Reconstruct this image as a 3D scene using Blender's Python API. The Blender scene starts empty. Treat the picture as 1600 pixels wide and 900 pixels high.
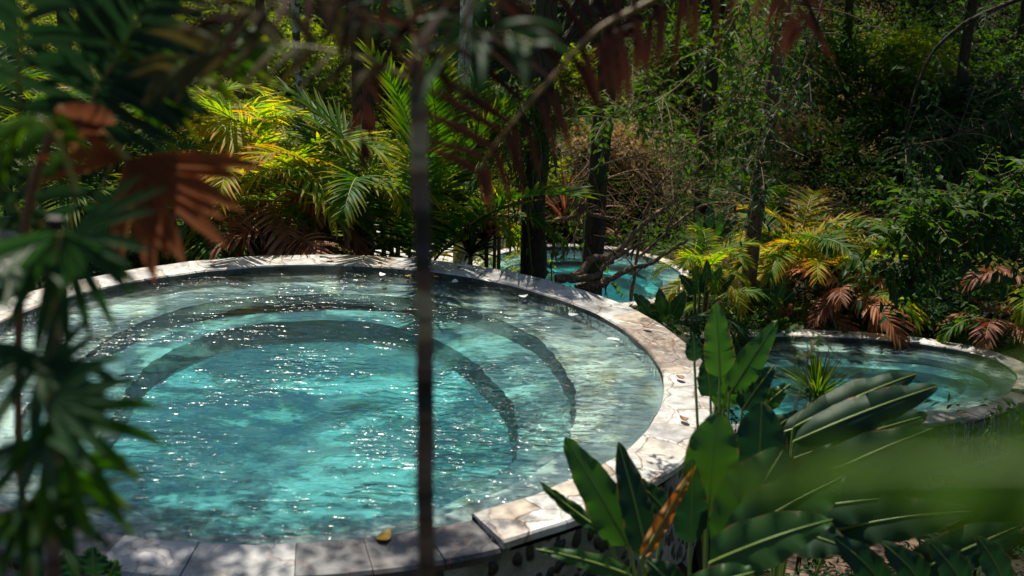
import bpy, math, random
import numpy as np
from mathutils import Vector, Matrix
R = math.radians
rng = np.random.default_rng(7)

# ------------------------------------------------------------------ camera, sky, sun, exposure
PITCH, ROLL, CAMZ, F = 0.2935, 0.0344, 3.4182, 1900.0
scene = bpy.context.scene
cd = bpy.data.cameras.new('camera'); cam = bpy.data.objects.new('camera', cd)
scene.collection.objects.link(cam); scene.camera = cam
cd.sensor_width = 36; cd.lens = 36*F/1600; cd.clip_start = .05; cd.clip_end = 500
cam.matrix_world = Matrix.Translation((0, 0, CAMZ)) @ Matrix.Rotation(math.pi/2-PITCH, 4, 'X') @ Matrix.Rotation(ROLL, 4, 'Z')
cd.dof.use_dof = True; cd.dof.focus_distance = 12.5; cd.dof.aperture_fstop = 1.9
SUN_AZ, SUN_EL = R(-20), R(57)      # behind the pools, slightly left
w = bpy.data.worlds.new('World'); scene.world = w; w.use_nodes = True
nt = w.node_tree; bg = nt.nodes['Background']
sky = nt.nodes.new('ShaderNodeTexSky'); sky.sky_type = 'NISHITA'; sky.sun_disc = False
sky.sun_elevation = SUN_EL; sky.sun_rotation = SUN_AZ
nt.links.new(sky.outputs[0], bg.inputs[0]); bg.inputs[1].default_value = .06
sd = bpy.data.lights.new('sun', 'SUN'); sun = bpy.data.objects.new('sun', sd); scene.collection.objects.link(sun)
sd.energy = 5.0; sd.angle = R(.6); sd.color = (1, .93, .8)
SD = Vector((math.sin(SUN_AZ)*math.cos(SUN_EL), math.cos(SUN_AZ)*math.cos(SUN_EL), math.sin(SUN_EL)))
sun.rotation_euler = SD.to_track_quat('Z', 'Y').to_euler()
vs = scene.view_settings
vs.view_transform = 'Standard'; vs.look = 'None'; vs.gamma = 1; vs.use_curve_mapping = False; vs.exposure = 0.45
scene.cycles.max_bounces = 8; scene.cycles.transparent_max_bounces = 16
scene.cycles.diffuse_bounces = 3; scene.cycles.sample_clamp_indirect = 4; scene.cycles.sample_clamp_direct = 5; scene.cycles.use_denoising = True
scene.cycles.caustics_reflective = False; scene.cycles.caustics_refractive = True

# ------------------------------------------------------------------ helpers
def ray(px, py):
    x, y = px-800, py-450; c, s = math.cos(ROLL), math.sin(ROLL)
    x, y = c*x+s*y, -s*x+c*y
    a, u = x/F, -y/F; cp, sp = math.cos(PITCH), math.sin(PITCH)
    return np.array([a, cp+u*sp, -sp+u*cp])
def W(px, py, d):                      # point on the sight line at depth y = d
    r = ray(px, py); return np.array([0, 0, CAMZ]) + r*(d/r[1])
def H(px, py, z):                      # point on the sight line at height z
    r = ray(px, py); return np.array([0, 0, CAMZ]) + r*((z-CAMZ)/r[2])
def nrm(v):
    v = np.asarray(v, float); return v/(np.linalg.norm(v, axis=-1, keepdims=True)+1e-9)
def props(o, label=None, cat=None, group=None, kind=None):
    if label: o['label'] = label
    if cat: o['category'] = cat
    if group: o['group'] = group
    if kind: o['kind'] = kind
    return o
def empty(name, loc, label, cat, group=None, rz=0):
    o = bpy.data.objects.new(name, None); scene.collection.objects.link(o)
    o.location = Vector([float(v) for v in loc]); o.rotation_euler = (0, 0, rz); o.empty_display_size = .1
    return props(o, label, cat, group)
class MB:
    """mesh builder: collects verts, faces, material index and uv"""
    def __init__(s): s.v = []; s.f = []; s.m = []; s.uv = []; s.n = 0
    def add(s, v, f, m=0, uv=None):
        v = np.asarray(v, float).reshape(-1, 3)
        for q in f: s.f.append(tuple(int(i)+s.n for i in q)); s.m.append(m)
        s.v.append(v); s.uv.append(np.zeros((len(v), 2)) if uv is None else np.asarray(uv, float)); s.n += len(v)
    def grid(s, g, m=0, uv=None, closed=False):
        g = np.asarray(g, float); a, b = g.shape[:2]; f = []
        for i in range(a-1):
            for j in range(b if closed else b-1):
                k = (j+1) % b; f.append((i*b+j, i*b+k, (i+1)*b+k, (i+1)*b+j))
        s.add(g.reshape(-1, 3), f, m, None if uv is None else np.asarray(uv, float).reshape(-1, 2))
    def tube(s, path, rad, sides=8, m=0, rough=0, cap=True):
        path = np.asarray(path, float); n = len(path); rad = np.broadcast_to(rad, n)
        t = nrm(np.gradient(path, axis=0)); ref = np.array([0.31, .2, .93]) if abs(t[0][2]) < .8 else np.array([1., .2, 0])
        u = nrm(np.cross(t, ref)); v = np.cross(t, u); th = np.linspace(0, 2*np.pi, sides, endpoint=False)
        ring = u[:, None]*np.cos(th)[None, :, None] + v[:, None]*np.sin(th)[None, :, None]
        rr = rad[:, None]*(1+rough*rng.normal(size=(n, sides)))
        g = path[:, None]+ring*rr[..., None]
        L = np.r_[0, np.cumsum(np.linalg.norm(np.diff(path, axis=0), axis=1))]
        uv = np.stack(np.broadcast_arrays(th[None]/6.28, L[:, None]), -1)
        s.grid(g, m, uv, True)
        if cap:
            for k in (0, n-1): s.add(g[k], [tuple(range(sides)) if k else tuple(range(sides))[::-1]], m)
    def mesh(s, name, mats, smooth=True):
        me = bpy.data.meshes.new(name); v = np.concatenate(s.v)
        me.from_pydata(v.tolist(), [], s.f)
        for m in mats: me.materials.append(m)
        me.polygons.foreach_set('material_index', s.m)
        me.polygons.foreach_set('use_smooth', [smooth]*len(s.f))
        uvs = np.concatenate(s.uv); li = np.empty(len(me.loops), np.int32); me.loops.foreach_get('vertex_index', li)
        me.uv_layers.new(name='uv').data.foreach_set('uv', uvs[li].ravel()); me.update(); return me
    def build(s, name, mats, parent=None, smooth=True):
        return link(name, s.mesh(name, mats, smooth), parent)
def link(name, me, parent=None):
    o = bpy.data.objects.new(name, me); scene.collection.objects.link(o)
    if parent: o.parent = parent
    return o
def fastmesh(name, v, f, mats, mi=None, smooth=False):
    """numpy arrays of verts and same-sided faces"""
    me = bpy.data.meshes.new(name); nf, k = f.shape
    me.vertices.add(len(v)); me.vertices.foreach_set('co', np.asarray(v, np.float32).ravel())
    me.loops.add(nf*k); me.loops.foreach_set('vertex_index', f.astype(np.int32).ravel())
    me.polygons.add(nf); me.polygons.foreach_set('loop_start', np.arange(0, nf*k, k, dtype=np.int32))
    for m in mats: me.materials.append(m)
    if mi is not None: me.polygons.foreach_set('material_index', mi.astype(np.int32))
    me.polygons.foreach_set('use_smooth', np.full(nf, smooth)); me.update(calc_edges=True); me.validate(); return me
def bez(p, n=16):
    p = [np.asarray(q, float) for q in p]; t = np.linspace(0, 1, n)[:, None]
    if len(p) == 3: return (1-t)**2*p[0]+2*t*(1-t)*p[1]+t*t*p[2]
    if len(p) == 4: return (1-t)**3*p[0]+3*t*(1-t)**2*p[1]+3*t*t*(1-t)*p[2]+t**3*p[3]
    return p[0]*(1-t)+p[1]*t
def spline(pts, n=24):                 # catmull-rom through points
    P = np.asarray(pts, float); Q = np.vstack([2*P[0]-P[1], P, 2*P[-1]-P[-2]]); out = []
    for t in np.linspace(0, len(P)-1-1e-6, n):
        i = int(t); u = t-i; a, b, c, d = Q[i:i+4]
        out.append(.5*((2*b)+(-a+c)*u+(2*a-5*b+4*c-d)*u*u+(-a+3*b-3*c+d)*u**3))
    return np.array(out)

# ------------------------------------------------------------------ materials
class NT:
    def __init__(s, name):
        s.m = bpy.data.materials.new(name); s.m.use_nodes = True; s.t = s.m.node_tree; s.t.nodes.clear()
        s.out = s.t.nodes.new('ShaderNodeOutputMaterial')
    def n(s, typ, **kw):
        nd = s.t.nodes.new('ShaderNode'+typ); ins = kw.pop('ins', {})
        for k, v in kw.items(): setattr(nd, k, v)
        for k, v in ins.items():
            if isinstance(v, bpy.types.NodeSocket): s.t.links.new(v, nd.inputs[k])
            elif isinstance(v, bpy.types.Node): s.t.links.new(v.outputs[0], nd.inputs[k])
            else: nd.inputs[k].default_value = (*v, 1) if isinstance(v, tuple) and len(v) == 3 and nd.inputs[k].type == 'RGBA' else v
        return nd
    def mix(s, f, a, b, blend='MIX'):
        nd = s.t.nodes.new('ShaderNodeMix'); nd.data_type = 'RGBA'; nd.blend_type = blend
        for k, v in ((0, f), (6, a), (7, b)):
            if isinstance(v, bpy.types.NodeSocket): s.t.links.new(v, nd.inputs[k])
            elif isinstance(v, bpy.types.Node): s.t.links.new(v.outputs[0], nd.inputs[k])
            else: nd.inputs[k].default_value = (*v, 1) if isinstance(v, tuple) and len(v) == 3 else v
        return nd.outputs[2]
    def ramp(s, f, stops):
        nd = s.n('ValToRGB', ins={0: f}); e = nd.color_ramp.elements
        while len(e) < len(stops): e.new(.5)
        for q, (p, c) in zip(e, stops): q.position = p; q.color = (*c, 1) if isinstance(c, tuple) else (c, c, c, 1)
        return nd.outputs[0]
    def noise(s, scale, detail=4, vec=None, rough=.55, dist=0):
        i = {'Scale': scale, 'Detail': detail, 'Roughness': rough, 'Distortion': dist}
        if vec is not None: i['Vector'] = vec
        return s.n('TexNoise', ins=i).outputs[0]
    def obj(s): return s.n('TexCoord').outputs['Object']
    def pos(s): return s.n('NewGeometry').outputs['Position']
    def scale(s, v, sc): return s.n('Mapping', ins={0: v, 'Scale': sc}).outputs[0]
    def bump(s, h, strength=.3, dist=.02, nrm=None):
        i = {'Height': h, 'Strength': strength, 'Distance': dist}
        if nrm is not None: i['Normal'] = nrm
        return s.n('Bump', ins=i).outputs[0]
    def pbr(s, col, rough=.5, normal=None, spec=.5, **k):
        i = {'Base Color': col, 'Roughness': rough, 'Specular IOR Level': spec}
        if normal is not None: i['Normal'] = normal
        i.update(k); p = s.n('BsdfPrincipled', ins=i); s.t.links.new(p.outputs[0], s.out.inputs[0]); return p
    def surf(s, sh): s.t.links.new(sh.outputs[0] if isinstance(sh, bpy.types.Node) else sh, s.out.inputs[0]); return s.m

def leaf_mat(name, c1, c2, tip=None, trans=.4, rough=.5, tr=1.7, veins=0, spec=.14):
    t = NT(name); g = t.n('NewGeometry'); isl = g.outputs['Random Per Island']; oi = t.n('ObjectInfo').outputs['Random']
    big = t.noise(1.3, 2, g.outputs['Position'])
    f = t.n('Math', operation='MULTIPLY_ADD', ins={0: isl, 1: .55, 2: t.n('Math', operation='MULTIPLY_ADD', ins={0: big, 1: .9, 2: -.25}).outputs[0]}).outputs[0]
    f = t.n('Math', operation='MULTIPLY_ADD', ins={0: oi, 1: .25, 2: f}, use_clamp=True).outputs[0]
    col = t.mix(f, c1, c2)
    if tip:
        uv = t.n('SeparateXYZ', ins={0: t.n('UVMap', uv_map='uv').outputs[0]}).outputs[1]
        fac = t.n('Math', operation='MULTIPLY_ADD', ins={0: isl, 1: .35, 2: uv}).outputs[0]
        col = t.mix(t.ramp(fac, [(.62, 0.), (1.0, 1.)]), col, tip)
    kw = {}
    nr = None
    if veins:
        uv = t.n('UVMap', uv_map='uv').outputs[0]
        s = t.n('SeparateXYZ', ins={0: uv})
        a = t.n('Math', operation='ABSOLUTE', ins={0: s.outputs[0]}).outputs[0]
        ph = t.n('Math', operation='MULTIPLY_ADD', ins={0: a, 1: -.16, 2: s.outputs[1]}).outputs[0]
        sn = t.n('Math', operation='SINE', ins={0: t.n('Math', operation='MULTIPLY', ins={0: ph, 1: float(veins)}).outputs[0]}).outputs[0]
        nr = t.bump(sn, .2, .003)
        col = t.mix(t.n('Math', operation='MULTIPLY_ADD', ins={0: sn, 1: .05, 2: .05}).outputs[0], col, tuple(min(1, c*1.7) for c in c2))
    if veins:
        ed = t.n('Math', operation='MULTIPLY_ADD', ins={0: t.noise(7, 5, g.outputs['Position'], .7), 1: .9, 2: a}).outputs[0]
        col = t.mix(t.n('MapRange', ins={0: ed, 1: 1.42, 2: 1.5, 3: 0., 4: .9}).outputs[0], col, (.2, .12, .04))
    col = t.mix(t.ramp(t.noise(22, 3, g.outputs['Position']), [(.62, 0.), (.78, .55)]), col, (c2[0]*1.3+.02, c2[1]*.75, c2[2]*.5))
    p = t.pbr(col, rough, nr, spec)
    tc = t.n('HueSaturation', ins={'Hue': .488, 'Saturation': 1.15, 'Value': tr, 'Color': col}).outputs[0]
    tl = t.n('BsdfTranslucent', ins={0: tc})
    return t.surf(t.n('MixShader', ins={0: trans, 1: p.outputs[0], 2: tl.outputs[0]}))
def plain(name, col, rough=.6, var=.3, sc=8, bump=.2, spec=.4, dist=.01):
    t = NT(name); n = t.noise(sc, 6, t.pos())
    c = t.mix(n, tuple(v*(1-var) for v in col), tuple(min(1, v*(1+var)) for v in col))
    t.pbr(c, rough, t.bump(t.noise(sc*3, 5, t.pos()), bump, dist), spec); return t.m

M = {}
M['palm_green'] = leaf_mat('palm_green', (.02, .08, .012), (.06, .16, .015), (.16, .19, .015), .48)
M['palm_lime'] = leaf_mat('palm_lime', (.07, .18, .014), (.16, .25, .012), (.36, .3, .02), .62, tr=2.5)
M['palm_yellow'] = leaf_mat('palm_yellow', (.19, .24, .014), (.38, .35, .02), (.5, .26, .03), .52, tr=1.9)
M['palm_dead'] = leaf_mat('palm_dead', (.15, .055, .028), (.33, .14, .075), (.4, .2, .12), .3, .6, tr=1.2, spec=.25)
M['palm_orange'] = leaf_mat('palm_orange', (.30, .10, .035), (.5, .2, .07), (.5, .24, .12), .4, .6, tr=1.2, spec=.25)
M['red_frond'] = leaf_mat('red_frond', (.02, .012, .01), (.052, .024, .016), (.075, .034, .02), .3, .6, tr=1.15, spec=.04)
M['dark_green'] = leaf_mat('dark_green', (.012, .045, .016), (.03, .085, .022), None, .35)
M['blur_green'] = leaf_mat('blur_green', (.028, .075, .012), (.05, .11, .016), None, .5, tr=1.35, spec=.0, rough=.9)
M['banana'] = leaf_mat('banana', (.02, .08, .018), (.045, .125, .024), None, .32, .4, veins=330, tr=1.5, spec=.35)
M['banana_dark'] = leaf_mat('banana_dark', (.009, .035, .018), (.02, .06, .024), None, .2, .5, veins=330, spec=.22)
M['olive'] = leaf_mat('olive', (.045, .045, .014), (.12, .095, .03), None, .35, .6, tr=1.4, spec=.1)
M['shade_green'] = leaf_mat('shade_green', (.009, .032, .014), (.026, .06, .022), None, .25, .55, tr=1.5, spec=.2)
M['dry_leaf'] = leaf_mat('dry_leaf', (.28, .11, .03), (.45, .2, .06), None, .3, .6, veins=120, tr=1.2)
M['brown_leaf'] = leaf_mat('brown_leaf', (.13, .045, .02), (.29, .11, .045), None, .5, .8, tr=1.7, spec=.0)
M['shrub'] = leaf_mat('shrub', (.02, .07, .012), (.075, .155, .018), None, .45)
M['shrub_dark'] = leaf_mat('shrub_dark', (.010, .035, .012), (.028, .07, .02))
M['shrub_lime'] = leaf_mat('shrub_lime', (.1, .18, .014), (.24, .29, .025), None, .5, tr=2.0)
M['straw'] = leaf_mat('straw', (.22, .15, .05), (.42, .3, .11), None, .3, .6, tr=1.2, spec=.2)
M['midrib'] = plain('midrib', (.22, .32, .07), .4, .15, 30, 0)
M['rachis'] = plain('rachis', (.24, .2, .04), .5, .25, 30, 0)
M['rachis_gold'] = plain('rachis_gold', (.2, .11, .025), .5, .3, 30, 0)
M['rachis_brown'] = plain('rachis_brown', (.16, .07, .03), .6, .3, 30, 0)
M['twig'] = plain('twig', (.19, .115, .06), .8, .4, 20, .4)
M['white'] = plain('white_petal', (.8, .8, .78), .5, .05, 30, 0)
M['petal_yellow'] = plain('petal_yellow', (.75, .42, .03), .5, .2, 40, 0)
M['leaf_brown'] = plain('leaf_brown', (.22, .1, .04), .6, .4, 40, .2)

def bark(name, c1, c2, lichen=None, sc=14, stretch=.22, amt=.62, moss=None):
    t = NT(name); p = t.pos(); q = t.scale(p, (1, 1, stretch))
    v = t.n('TexVoronoi', feature='DISTANCE_TO_EDGE', ins={'Vector': t.scale(t.mix(.12, q, t.n('TexNoise', ins={'Vector': p, 'Scale': 5.}).outputs[1]), (1, 1, 1)), 'Scale': float(sc)}).outputs[0]
    n = t.noise(sc*2.2, 8, q, .65)
    col = t.mix(n, c1, c2)
    col = t.mix(t.ramp(v, [(0, .7), (.08, 0.)]), col, tuple(x*.3 for x in c1))
    if moss: col = t.mix(t.ramp(t.noise(3.1, 4, p), [(.5, 0.), (.62, .8)]), col, moss)
    if lichen: col = t.mix(t.ramp(t.noise(4.5, 7, p, .7, .6), [(amt, 0.), (amt+.04, 1.)]), col, lichen)
    h = t.n('Math', operation='ADD', ins={0: t.ramp(v, [(0, 0.), (.12, 1.)]), 1: n}).outputs[0]
    t.pbr(col, .85, t.bump(h, .7, .02), .25); return t.m
M['bark_dark'] = bark('bark_dark', (.03, .021, .015), (.09, .062, .042), (.36, .36, .3), amt=.7, moss=(.04, .06, .02))
M['bark'] = bark('bark', (.075, .05, .03), (.19, .13, .08), (.34, .33, .26), amt=.66)
M['bark_white'] = bark('bark_white', (.3, .27, .22), (.62, .59, .52), (.8, .78, .74), 9, .5, .5, (.08, .09, .05))
M['bark_lichen'] = bark('bark_lichen', (.05, .04, .03), (.14, .11, .08), (.5, .48, .42), amt=.5)
M['driftwood'] = bark('driftwood', (.15, .085, .045), (.4, .26, .15), (.2, .12, .06), 22, .6, .66)

def stem_mat():
    t = NT('bamboo_stem'); p = t.pos(); z = t.n('SeparateXYZ', ins={0: p}).outputs[2]
    n = t.noise(9, 5, t.scale(p, (1, 1, .25)))
    zz = t.n('Math', operation='MULTIPLY_ADD', ins={0: n, 1: .06, 2: z}).outputs[0]
    b = t.n('TexNoise', noise_dimensions='1D', ins={'W': zz, 'Scale': 5.2, 'Detail': 3.}).outputs[0]
    c = t.ramp(b, [(.36, (.012, .009, .009)), (.42, (.07, .04, .028)), (.56, (.15, .085, .058)), (.6, (.28, .2, .1)), (.7, (.34, .27, .15))])
    ring = t.n('Math', operation='SINE', ins={0: t.n('Math', operation='MULTIPLY', ins={0: z, 1: 52.}).outputs[0]}).outputs[0]
    t.pbr(t.mix(t.ramp(ring, [(.9, 0.), (1, .6)]), c, (.02, .014, .01)), .5, t.bump(ring, .3, .01)); return t.m
M['stem'] = stem_mat()

def coping_mat(name, cols, edge, rough=.45, sc=3.6, wet=None, stain=.5, patch=None):
    """crazy paving: irregular flagstones, stained along their joints"""
    t = NT(name); p = t.pos()
    d = t.n('TexNoise', ins={'Vector': p, 'Scale': 3.5, 'Detail': 3.}).outputs[1]
    q = t.mix(.13, p, d)
    v = t.n('TexVoronoi', feature='DISTANCE_TO_EDGE', ins={'Vector': q, 'Scale': sc}).outputs[0]
    cell = t.n('TexVoronoi', feature='F1', ins={'Vector': q, 'Scale': sc})
    cr = t.n('SeparateColor', ins={0: cell.outputs['Color']}).outputs[0]
    base = t.ramp(cr, [(i/(len(cols)-1), c) for i, c in enumerate(cols)])
    n = t.noise(11, 8, p, .65); n2 = t.noise(4.3, 6, q, .7, .8)
    base = t.mix(t.ramp(n, [(.35, .55), (.6, 0.)]), base, tuple(c*.6 for c in cols[0]))
    base = t.mix(t.ramp(n2, [(.53, 0.), (.64, stain)]), base, (.3, .18, .1))
    if patch is not None:                            # brown stretch of the paving: stains with dappled shadow painted in
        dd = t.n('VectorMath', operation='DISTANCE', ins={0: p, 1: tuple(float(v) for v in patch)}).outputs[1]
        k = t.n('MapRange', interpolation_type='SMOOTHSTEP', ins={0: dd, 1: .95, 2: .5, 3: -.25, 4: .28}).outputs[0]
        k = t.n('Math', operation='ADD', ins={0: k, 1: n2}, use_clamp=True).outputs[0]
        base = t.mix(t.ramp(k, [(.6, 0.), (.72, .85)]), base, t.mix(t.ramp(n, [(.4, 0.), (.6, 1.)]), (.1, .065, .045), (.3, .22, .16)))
    base = t.mix(t.ramp(t.noise(1.6, 6, p, .7), [(.48, 0.), (.6, .45)]), base, tuple(c*.45 for c in cols[0]))
    e = t.n('Math', operation='MULTIPLY_ADD', ins={0: n, 1: .07, 2: v}).outputs[0]
    base = t.mix(t.n('Math', operation='MULTIPLY', ins={0: t.ramp(e, [(.04, 1.), (.068, 0.)]), 1: t.ramp(t.noise(2.7, 4, p, .6), [(.36, .25), (.56, 1.)])}).outputs[0], base, edge)
    h = t.n('Math', operation='MULTIPLY_ADD', ins={0: n, 1: .3, 2: t.ramp(v, [(0, 0.), (.05, 1.)])}).outputs[0]
    rg = t.ramp(n, [(.3, rough*.5), (.7, rough*1.4)])
    t.pbr(base, rg, t.bump(h, .5, .012), .5); return t.m
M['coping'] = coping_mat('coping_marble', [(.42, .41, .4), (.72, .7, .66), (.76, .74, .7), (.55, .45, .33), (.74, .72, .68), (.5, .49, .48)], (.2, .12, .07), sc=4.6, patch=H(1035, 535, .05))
M['coping_wet'] = coping_mat('coping_wet_slate', [(.1, .1, .1), (.16, .16, .165), (.3, .29, .27), (.12, .115, .11), (.2, .19, .18)], (.09, .055, .045), .3, 2.0, stain=.25)
M['paving'] = coping_mat('pale_paving', [(.6, .58, .54), (.78, .74, .7), (.8, .78, .76)], (.25, .2, .15), .7, 1.6)
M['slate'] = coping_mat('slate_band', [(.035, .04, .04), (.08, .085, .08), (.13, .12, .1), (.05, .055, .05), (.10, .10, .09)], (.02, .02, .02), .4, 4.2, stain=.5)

def pebble_mat():
    t = NT('pebble_wall'); p = t.pos(); q = t.mix(.1, p, t.n('TexNoise', ins={'Vector': p, 'Scale': 6.}).outputs[1])
    q = t.scale(q, (1, 1, .72))
    v = t.n('TexVoronoi', ins={'Vector': q, 'Scale': 13., 'Randomness': .85}).outputs[0]
    n = t.noise(30, 5, p); big = t.noise(1.7, 6, p, .7)
    v = t.n('Math', operation='MULTIPLY_ADD', ins={0: big, 1: .28, 2: v}).outputs[0]
    st = t.mix(n, (.012, .012, .015), (.06, .056, .06))
    mo = t.mix(t.ramp(big, [(.42, 0.), (.62, 1.)]), t.mix(n, (.24, .22, .19), (.48, .45, .4)), (.12, .13, .08))
    c = t.mix(t.ramp(v, [(.52, 1.), (.58, 0.)]), mo, st)
    t.pbr(c, t.ramp(v, [(.4, .35), (.6, .9)]), t.bump(t.ramp(v, [(.15, 1.), (.45, .7), (.62, 0.)]), 1, .035)); return t.m
M['pebble'] = pebble_mat()

def basin_mat():
    t = NT('mineral_basin'); p = t.pos()
    z = t.n('SeparateXYZ', ins={0: p}).outputs[2]
    d = t.n('TexNoise', ins={'Vector': t.scale(p, (1, 1.6, 1)), 'Scale': 2.2, 'Detail': 5., 'Roughness': .7}).outputs[1]
    q = t.mix(.22, p, d)
    n1 = t.noise(4.5, 10, t.scale(q, (.8, 1.3, 1)), .72, .8); n2 = t.noise(13, 8, t.scale(q, (.7, 1.4, 1)), .7, .9); n3 = t.noise(5, 7, q, .7); n4 = t.noise(1.3, 4, p, .6)
    c = t.ramp(n1, [(.42, (.015, .04, .045)), (.47, (.1, .18, .17)), (.51, (.36, .42, .36)), (.55, (.8, .8, .7))])
    vo = t.n('TexVoronoi', ins={'Vector': t.mix(.3, p, d), 'Scale': 6.5}); vc = t.n('SeparateColor', ins={0: vo.outputs['Color']}).outputs[0]
    c = t.mix(.42, c, t.ramp(vc, [(0, (.06, .1, .1)), (.35, (.3, .36, .3)), (.6, (.75, .76, .66)), (.8, (.45, .4, .2)), (1, (.12, .2, .2))]))
    c = t.mix(t.ramp(n2, [(.47, 0.), (.55, .92)]), c, (.02, .05, .055))
    c = t.mix(t.ramp(n4, [(.48, 0.), (.6, .6)]), c, (.05, .12, .125))
    bench = t.n('MapRange', interpolation_type='SMOOTHSTEP', ins={0: z, 1: -.32, 2: -.2, 3: 0., 4: .9}).outputs[0]
    bench = t.n('Math', operation='MULTIPLY', ins={0: bench, 1: t.ramp(t.noise(1.1, 5, q, .6), [(.42, 1.), (.6, .5)])}).outputs[0]
    c = t.mix(bench, c, t.ramp(n3, [(.35, (.8, .8, .7)), (.5, (.92, .9, .8)), (.55, (.85, .72, .4)), (.6, (.5, .3, .09))]))
    c = t.mix(t.ramp(n3, [(.54, 0.), (.61, .8)]), c, (.34, .25, .07))
    n5 = t.noise(1.7, 7, t.scale(q, (.8, 1.25, 1)), .66, .6)
    c = t.mix(t.ramp(n5, [(.36, .5), (.48, .92), (.56, 0.)]), c, (.015, .055, .095))
    c = t.mix(t.ramp(n5, [(.54, 0.), (.62, .85)]), c, (.8, .82, .72))
    # risers: their backlit shade painted dark on the near vertical faces
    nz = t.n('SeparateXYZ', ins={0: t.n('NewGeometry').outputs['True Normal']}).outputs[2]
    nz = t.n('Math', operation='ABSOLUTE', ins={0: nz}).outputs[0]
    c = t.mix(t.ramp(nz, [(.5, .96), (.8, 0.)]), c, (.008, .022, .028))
    t.pbr(c, .6, t.bump(n2, .4, .03)); return t.m
M['basin'] = basin_mat()

def water_mat(name, col, dens, rip=1.0, chop=()):
    t = NT(name); p = t.pos()
    a = t.noise(8.5, 1, t.scale(p, (.7, 1.35, 1)), .5, .5); b = t.noise(24, 1, t.scale(p, (.75, 1.35, 1)), .65, .5)
    big = t.ramp(t.noise(.9, 2, p), [(.38, .2), (.62, .95)])
    for x, y, rad, k in chop:          # patches of choppier water over the jets
        dd = t.n('VectorMath', operation='DISTANCE', ins={0: t.n('VectorMath', operation='ADD', ins={0: p, 1: (0, 0, 0)}).outputs[0], 1: (x, y, 0)}).outputs[1]
        m = t.n('MapRange', interpolation_type='SMOOTHSTEP', ins={0: dd, 1: rad, 2: rad*.25, 3: 0., 4: k}).outputs[0]
        big = t.n('Math', operation='ADD', ins={0: big, 1: m}).outputs[0]
    h = t.n('Math', operation='MULTIPLY_ADD', ins={0: b, 1: .28, 2: a}).outputs[0]
    h = t.n('Math', operation='MULTIPLY', ins={0: h, 1: big}).outputs[0]
    nr = t.bump(h, 1.0, .04*rip)
    fr = t.n('Fresnel', ins={'IOR': 1.27, 'Normal': nr}).outputs[0]
    gl = t.n('BsdfGlossy', ins={'Color': (1, 1, 1), 'Roughness': .12, 'Normal': nr})
    tr = t.n('BsdfTransparent', ins={0: (1, 1, 1)}); rf = t.n('BsdfRefraction', ins={'Color': (1, 1, 1), 'Roughness': .0, 'IOR': 1.3, 'Normal': nr})
    body = t.n('MixShader', ins={0: .3, 1: tr.outputs[0], 2: rf.outputs[0]})
    t.surf(t.n('MixShader', ins={0: fr, 1: body.outputs[0], 2: gl.outputs[0]}))
    va = t.n('VolumeAbsorption', ins={'Color': col, 'Density': dens}); t.t.links.new(va.outputs[0], t.out.inputs[1]); return t.m
M['water'] = water_mat('pool_water', (0.0, .78, .85), 1.2, 1., [(.1, 8.5, 1.1, 2.2), (-3.8, 9.4, .9, 1.6), (-1.0, 8.0, .3, 2)])
M['water_far'] = water_mat('far_pool_water', (0.0, .9, .93), 1.5, .8)

def ground_mat():
    t = NT('forest_soil'); p = t.pos(); n = t.noise(2.1, 8, p, .7); n2 = t.noise(26, 5, p, .7)
    c = t.mix(t.ramp(n, [(.4, 0.), (.6, 1.)]), (.02, .015, .011), (.025, .035, .013))
    v = t.n('TexVoronoi', ins={'Vector': p, 'Scale': 18.})
    c = t.mix(t.ramp(n2, [(.5, 0.), (.66, .8)]), c, t.mix(t.n('SeparateColor', ins={0: v.outputs['Color']}).outputs[0], (.11, .06, .03), (.04, .025, .015)))
    t.pbr(c, .9, t.bump(n2, .8, .04), .2); return t.m
M['soil'] = ground_mat()
def rock_mat():
    t = NT('boulder'); p = t.pos(); n = t.noise(4, 9, p, .7); n2 = t.noise(1.8, 6, p, .6)
    c = t.mix(t.ramp(n, [(.35, 0.), (.62, 1.)]), (.08, .06, .045), (.6, .56, .5))
    c = t.mix(t.ramp(n2, [(.5, 0.), (.6, .7)]), c, (.09, .1, .05))
    t.pbr(c, .8, t.bump(n, .9, .06), .3); return t.m
M['rock'] = rock_mat()
def deck_mat():
    t = NT('deck_boards'); p = t.pos(); n = t.noise(6, 8, t.scale(p, (.15, 3, 1)), .7)
    t.pbr(t.mix(n, (.11, .055, .03), (.26, .15, .09)), .55, t.bump(n, .4, .01)); return t.m
M['deck'] = deck_mat()

# ------------------------------------------------------------------ pool footprints and the terrain
POOLS = [dict(c=(-1.595, 8.949), a=2.8, b=2.8, ph=0., w=.381, z=0.),
         dict(c=(3.37, 14.54), a=3.32, b=1.52, ph=.21, w=.28, z=-2.07),
         dict(c=(1.567, 26.993), a=2.36, b=2.36, ph=0., w=.24, z=-4.36)]
def ell(P, th, off):
    c, s = math.cos(P['ph']), math.sin(P['ph']); u = (P['a']+off)*np.cos(th); v = (P['b']+off)*np.sin(th)
    return P['c'][0]+u*c-v*s, P['c'][1]+u*s+v*c
def inside(P, x, y, off):
    c, s = math.cos(P['ph']), math.sin(P['ph']); dx, dy = x-P['c'][0], y-P['c'][1]
    u, v = dx*c+dy*s, -dx*s+dy*c; return np.hypot(u/(P['a']+off), v/(P['b']+off))
def ss(a, b, x): t = np.clip((x-a)/(b-a), 0, 1); return t*t*(3-2*t)
_r2 = np.random.default_rng(3); _k = _r2.uniform(-1, 1, (14, 2))*np.linspace(.25, 2.2, 14)[:, None]; _p = _r2.uniform(0, 6.28, 14)
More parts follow.
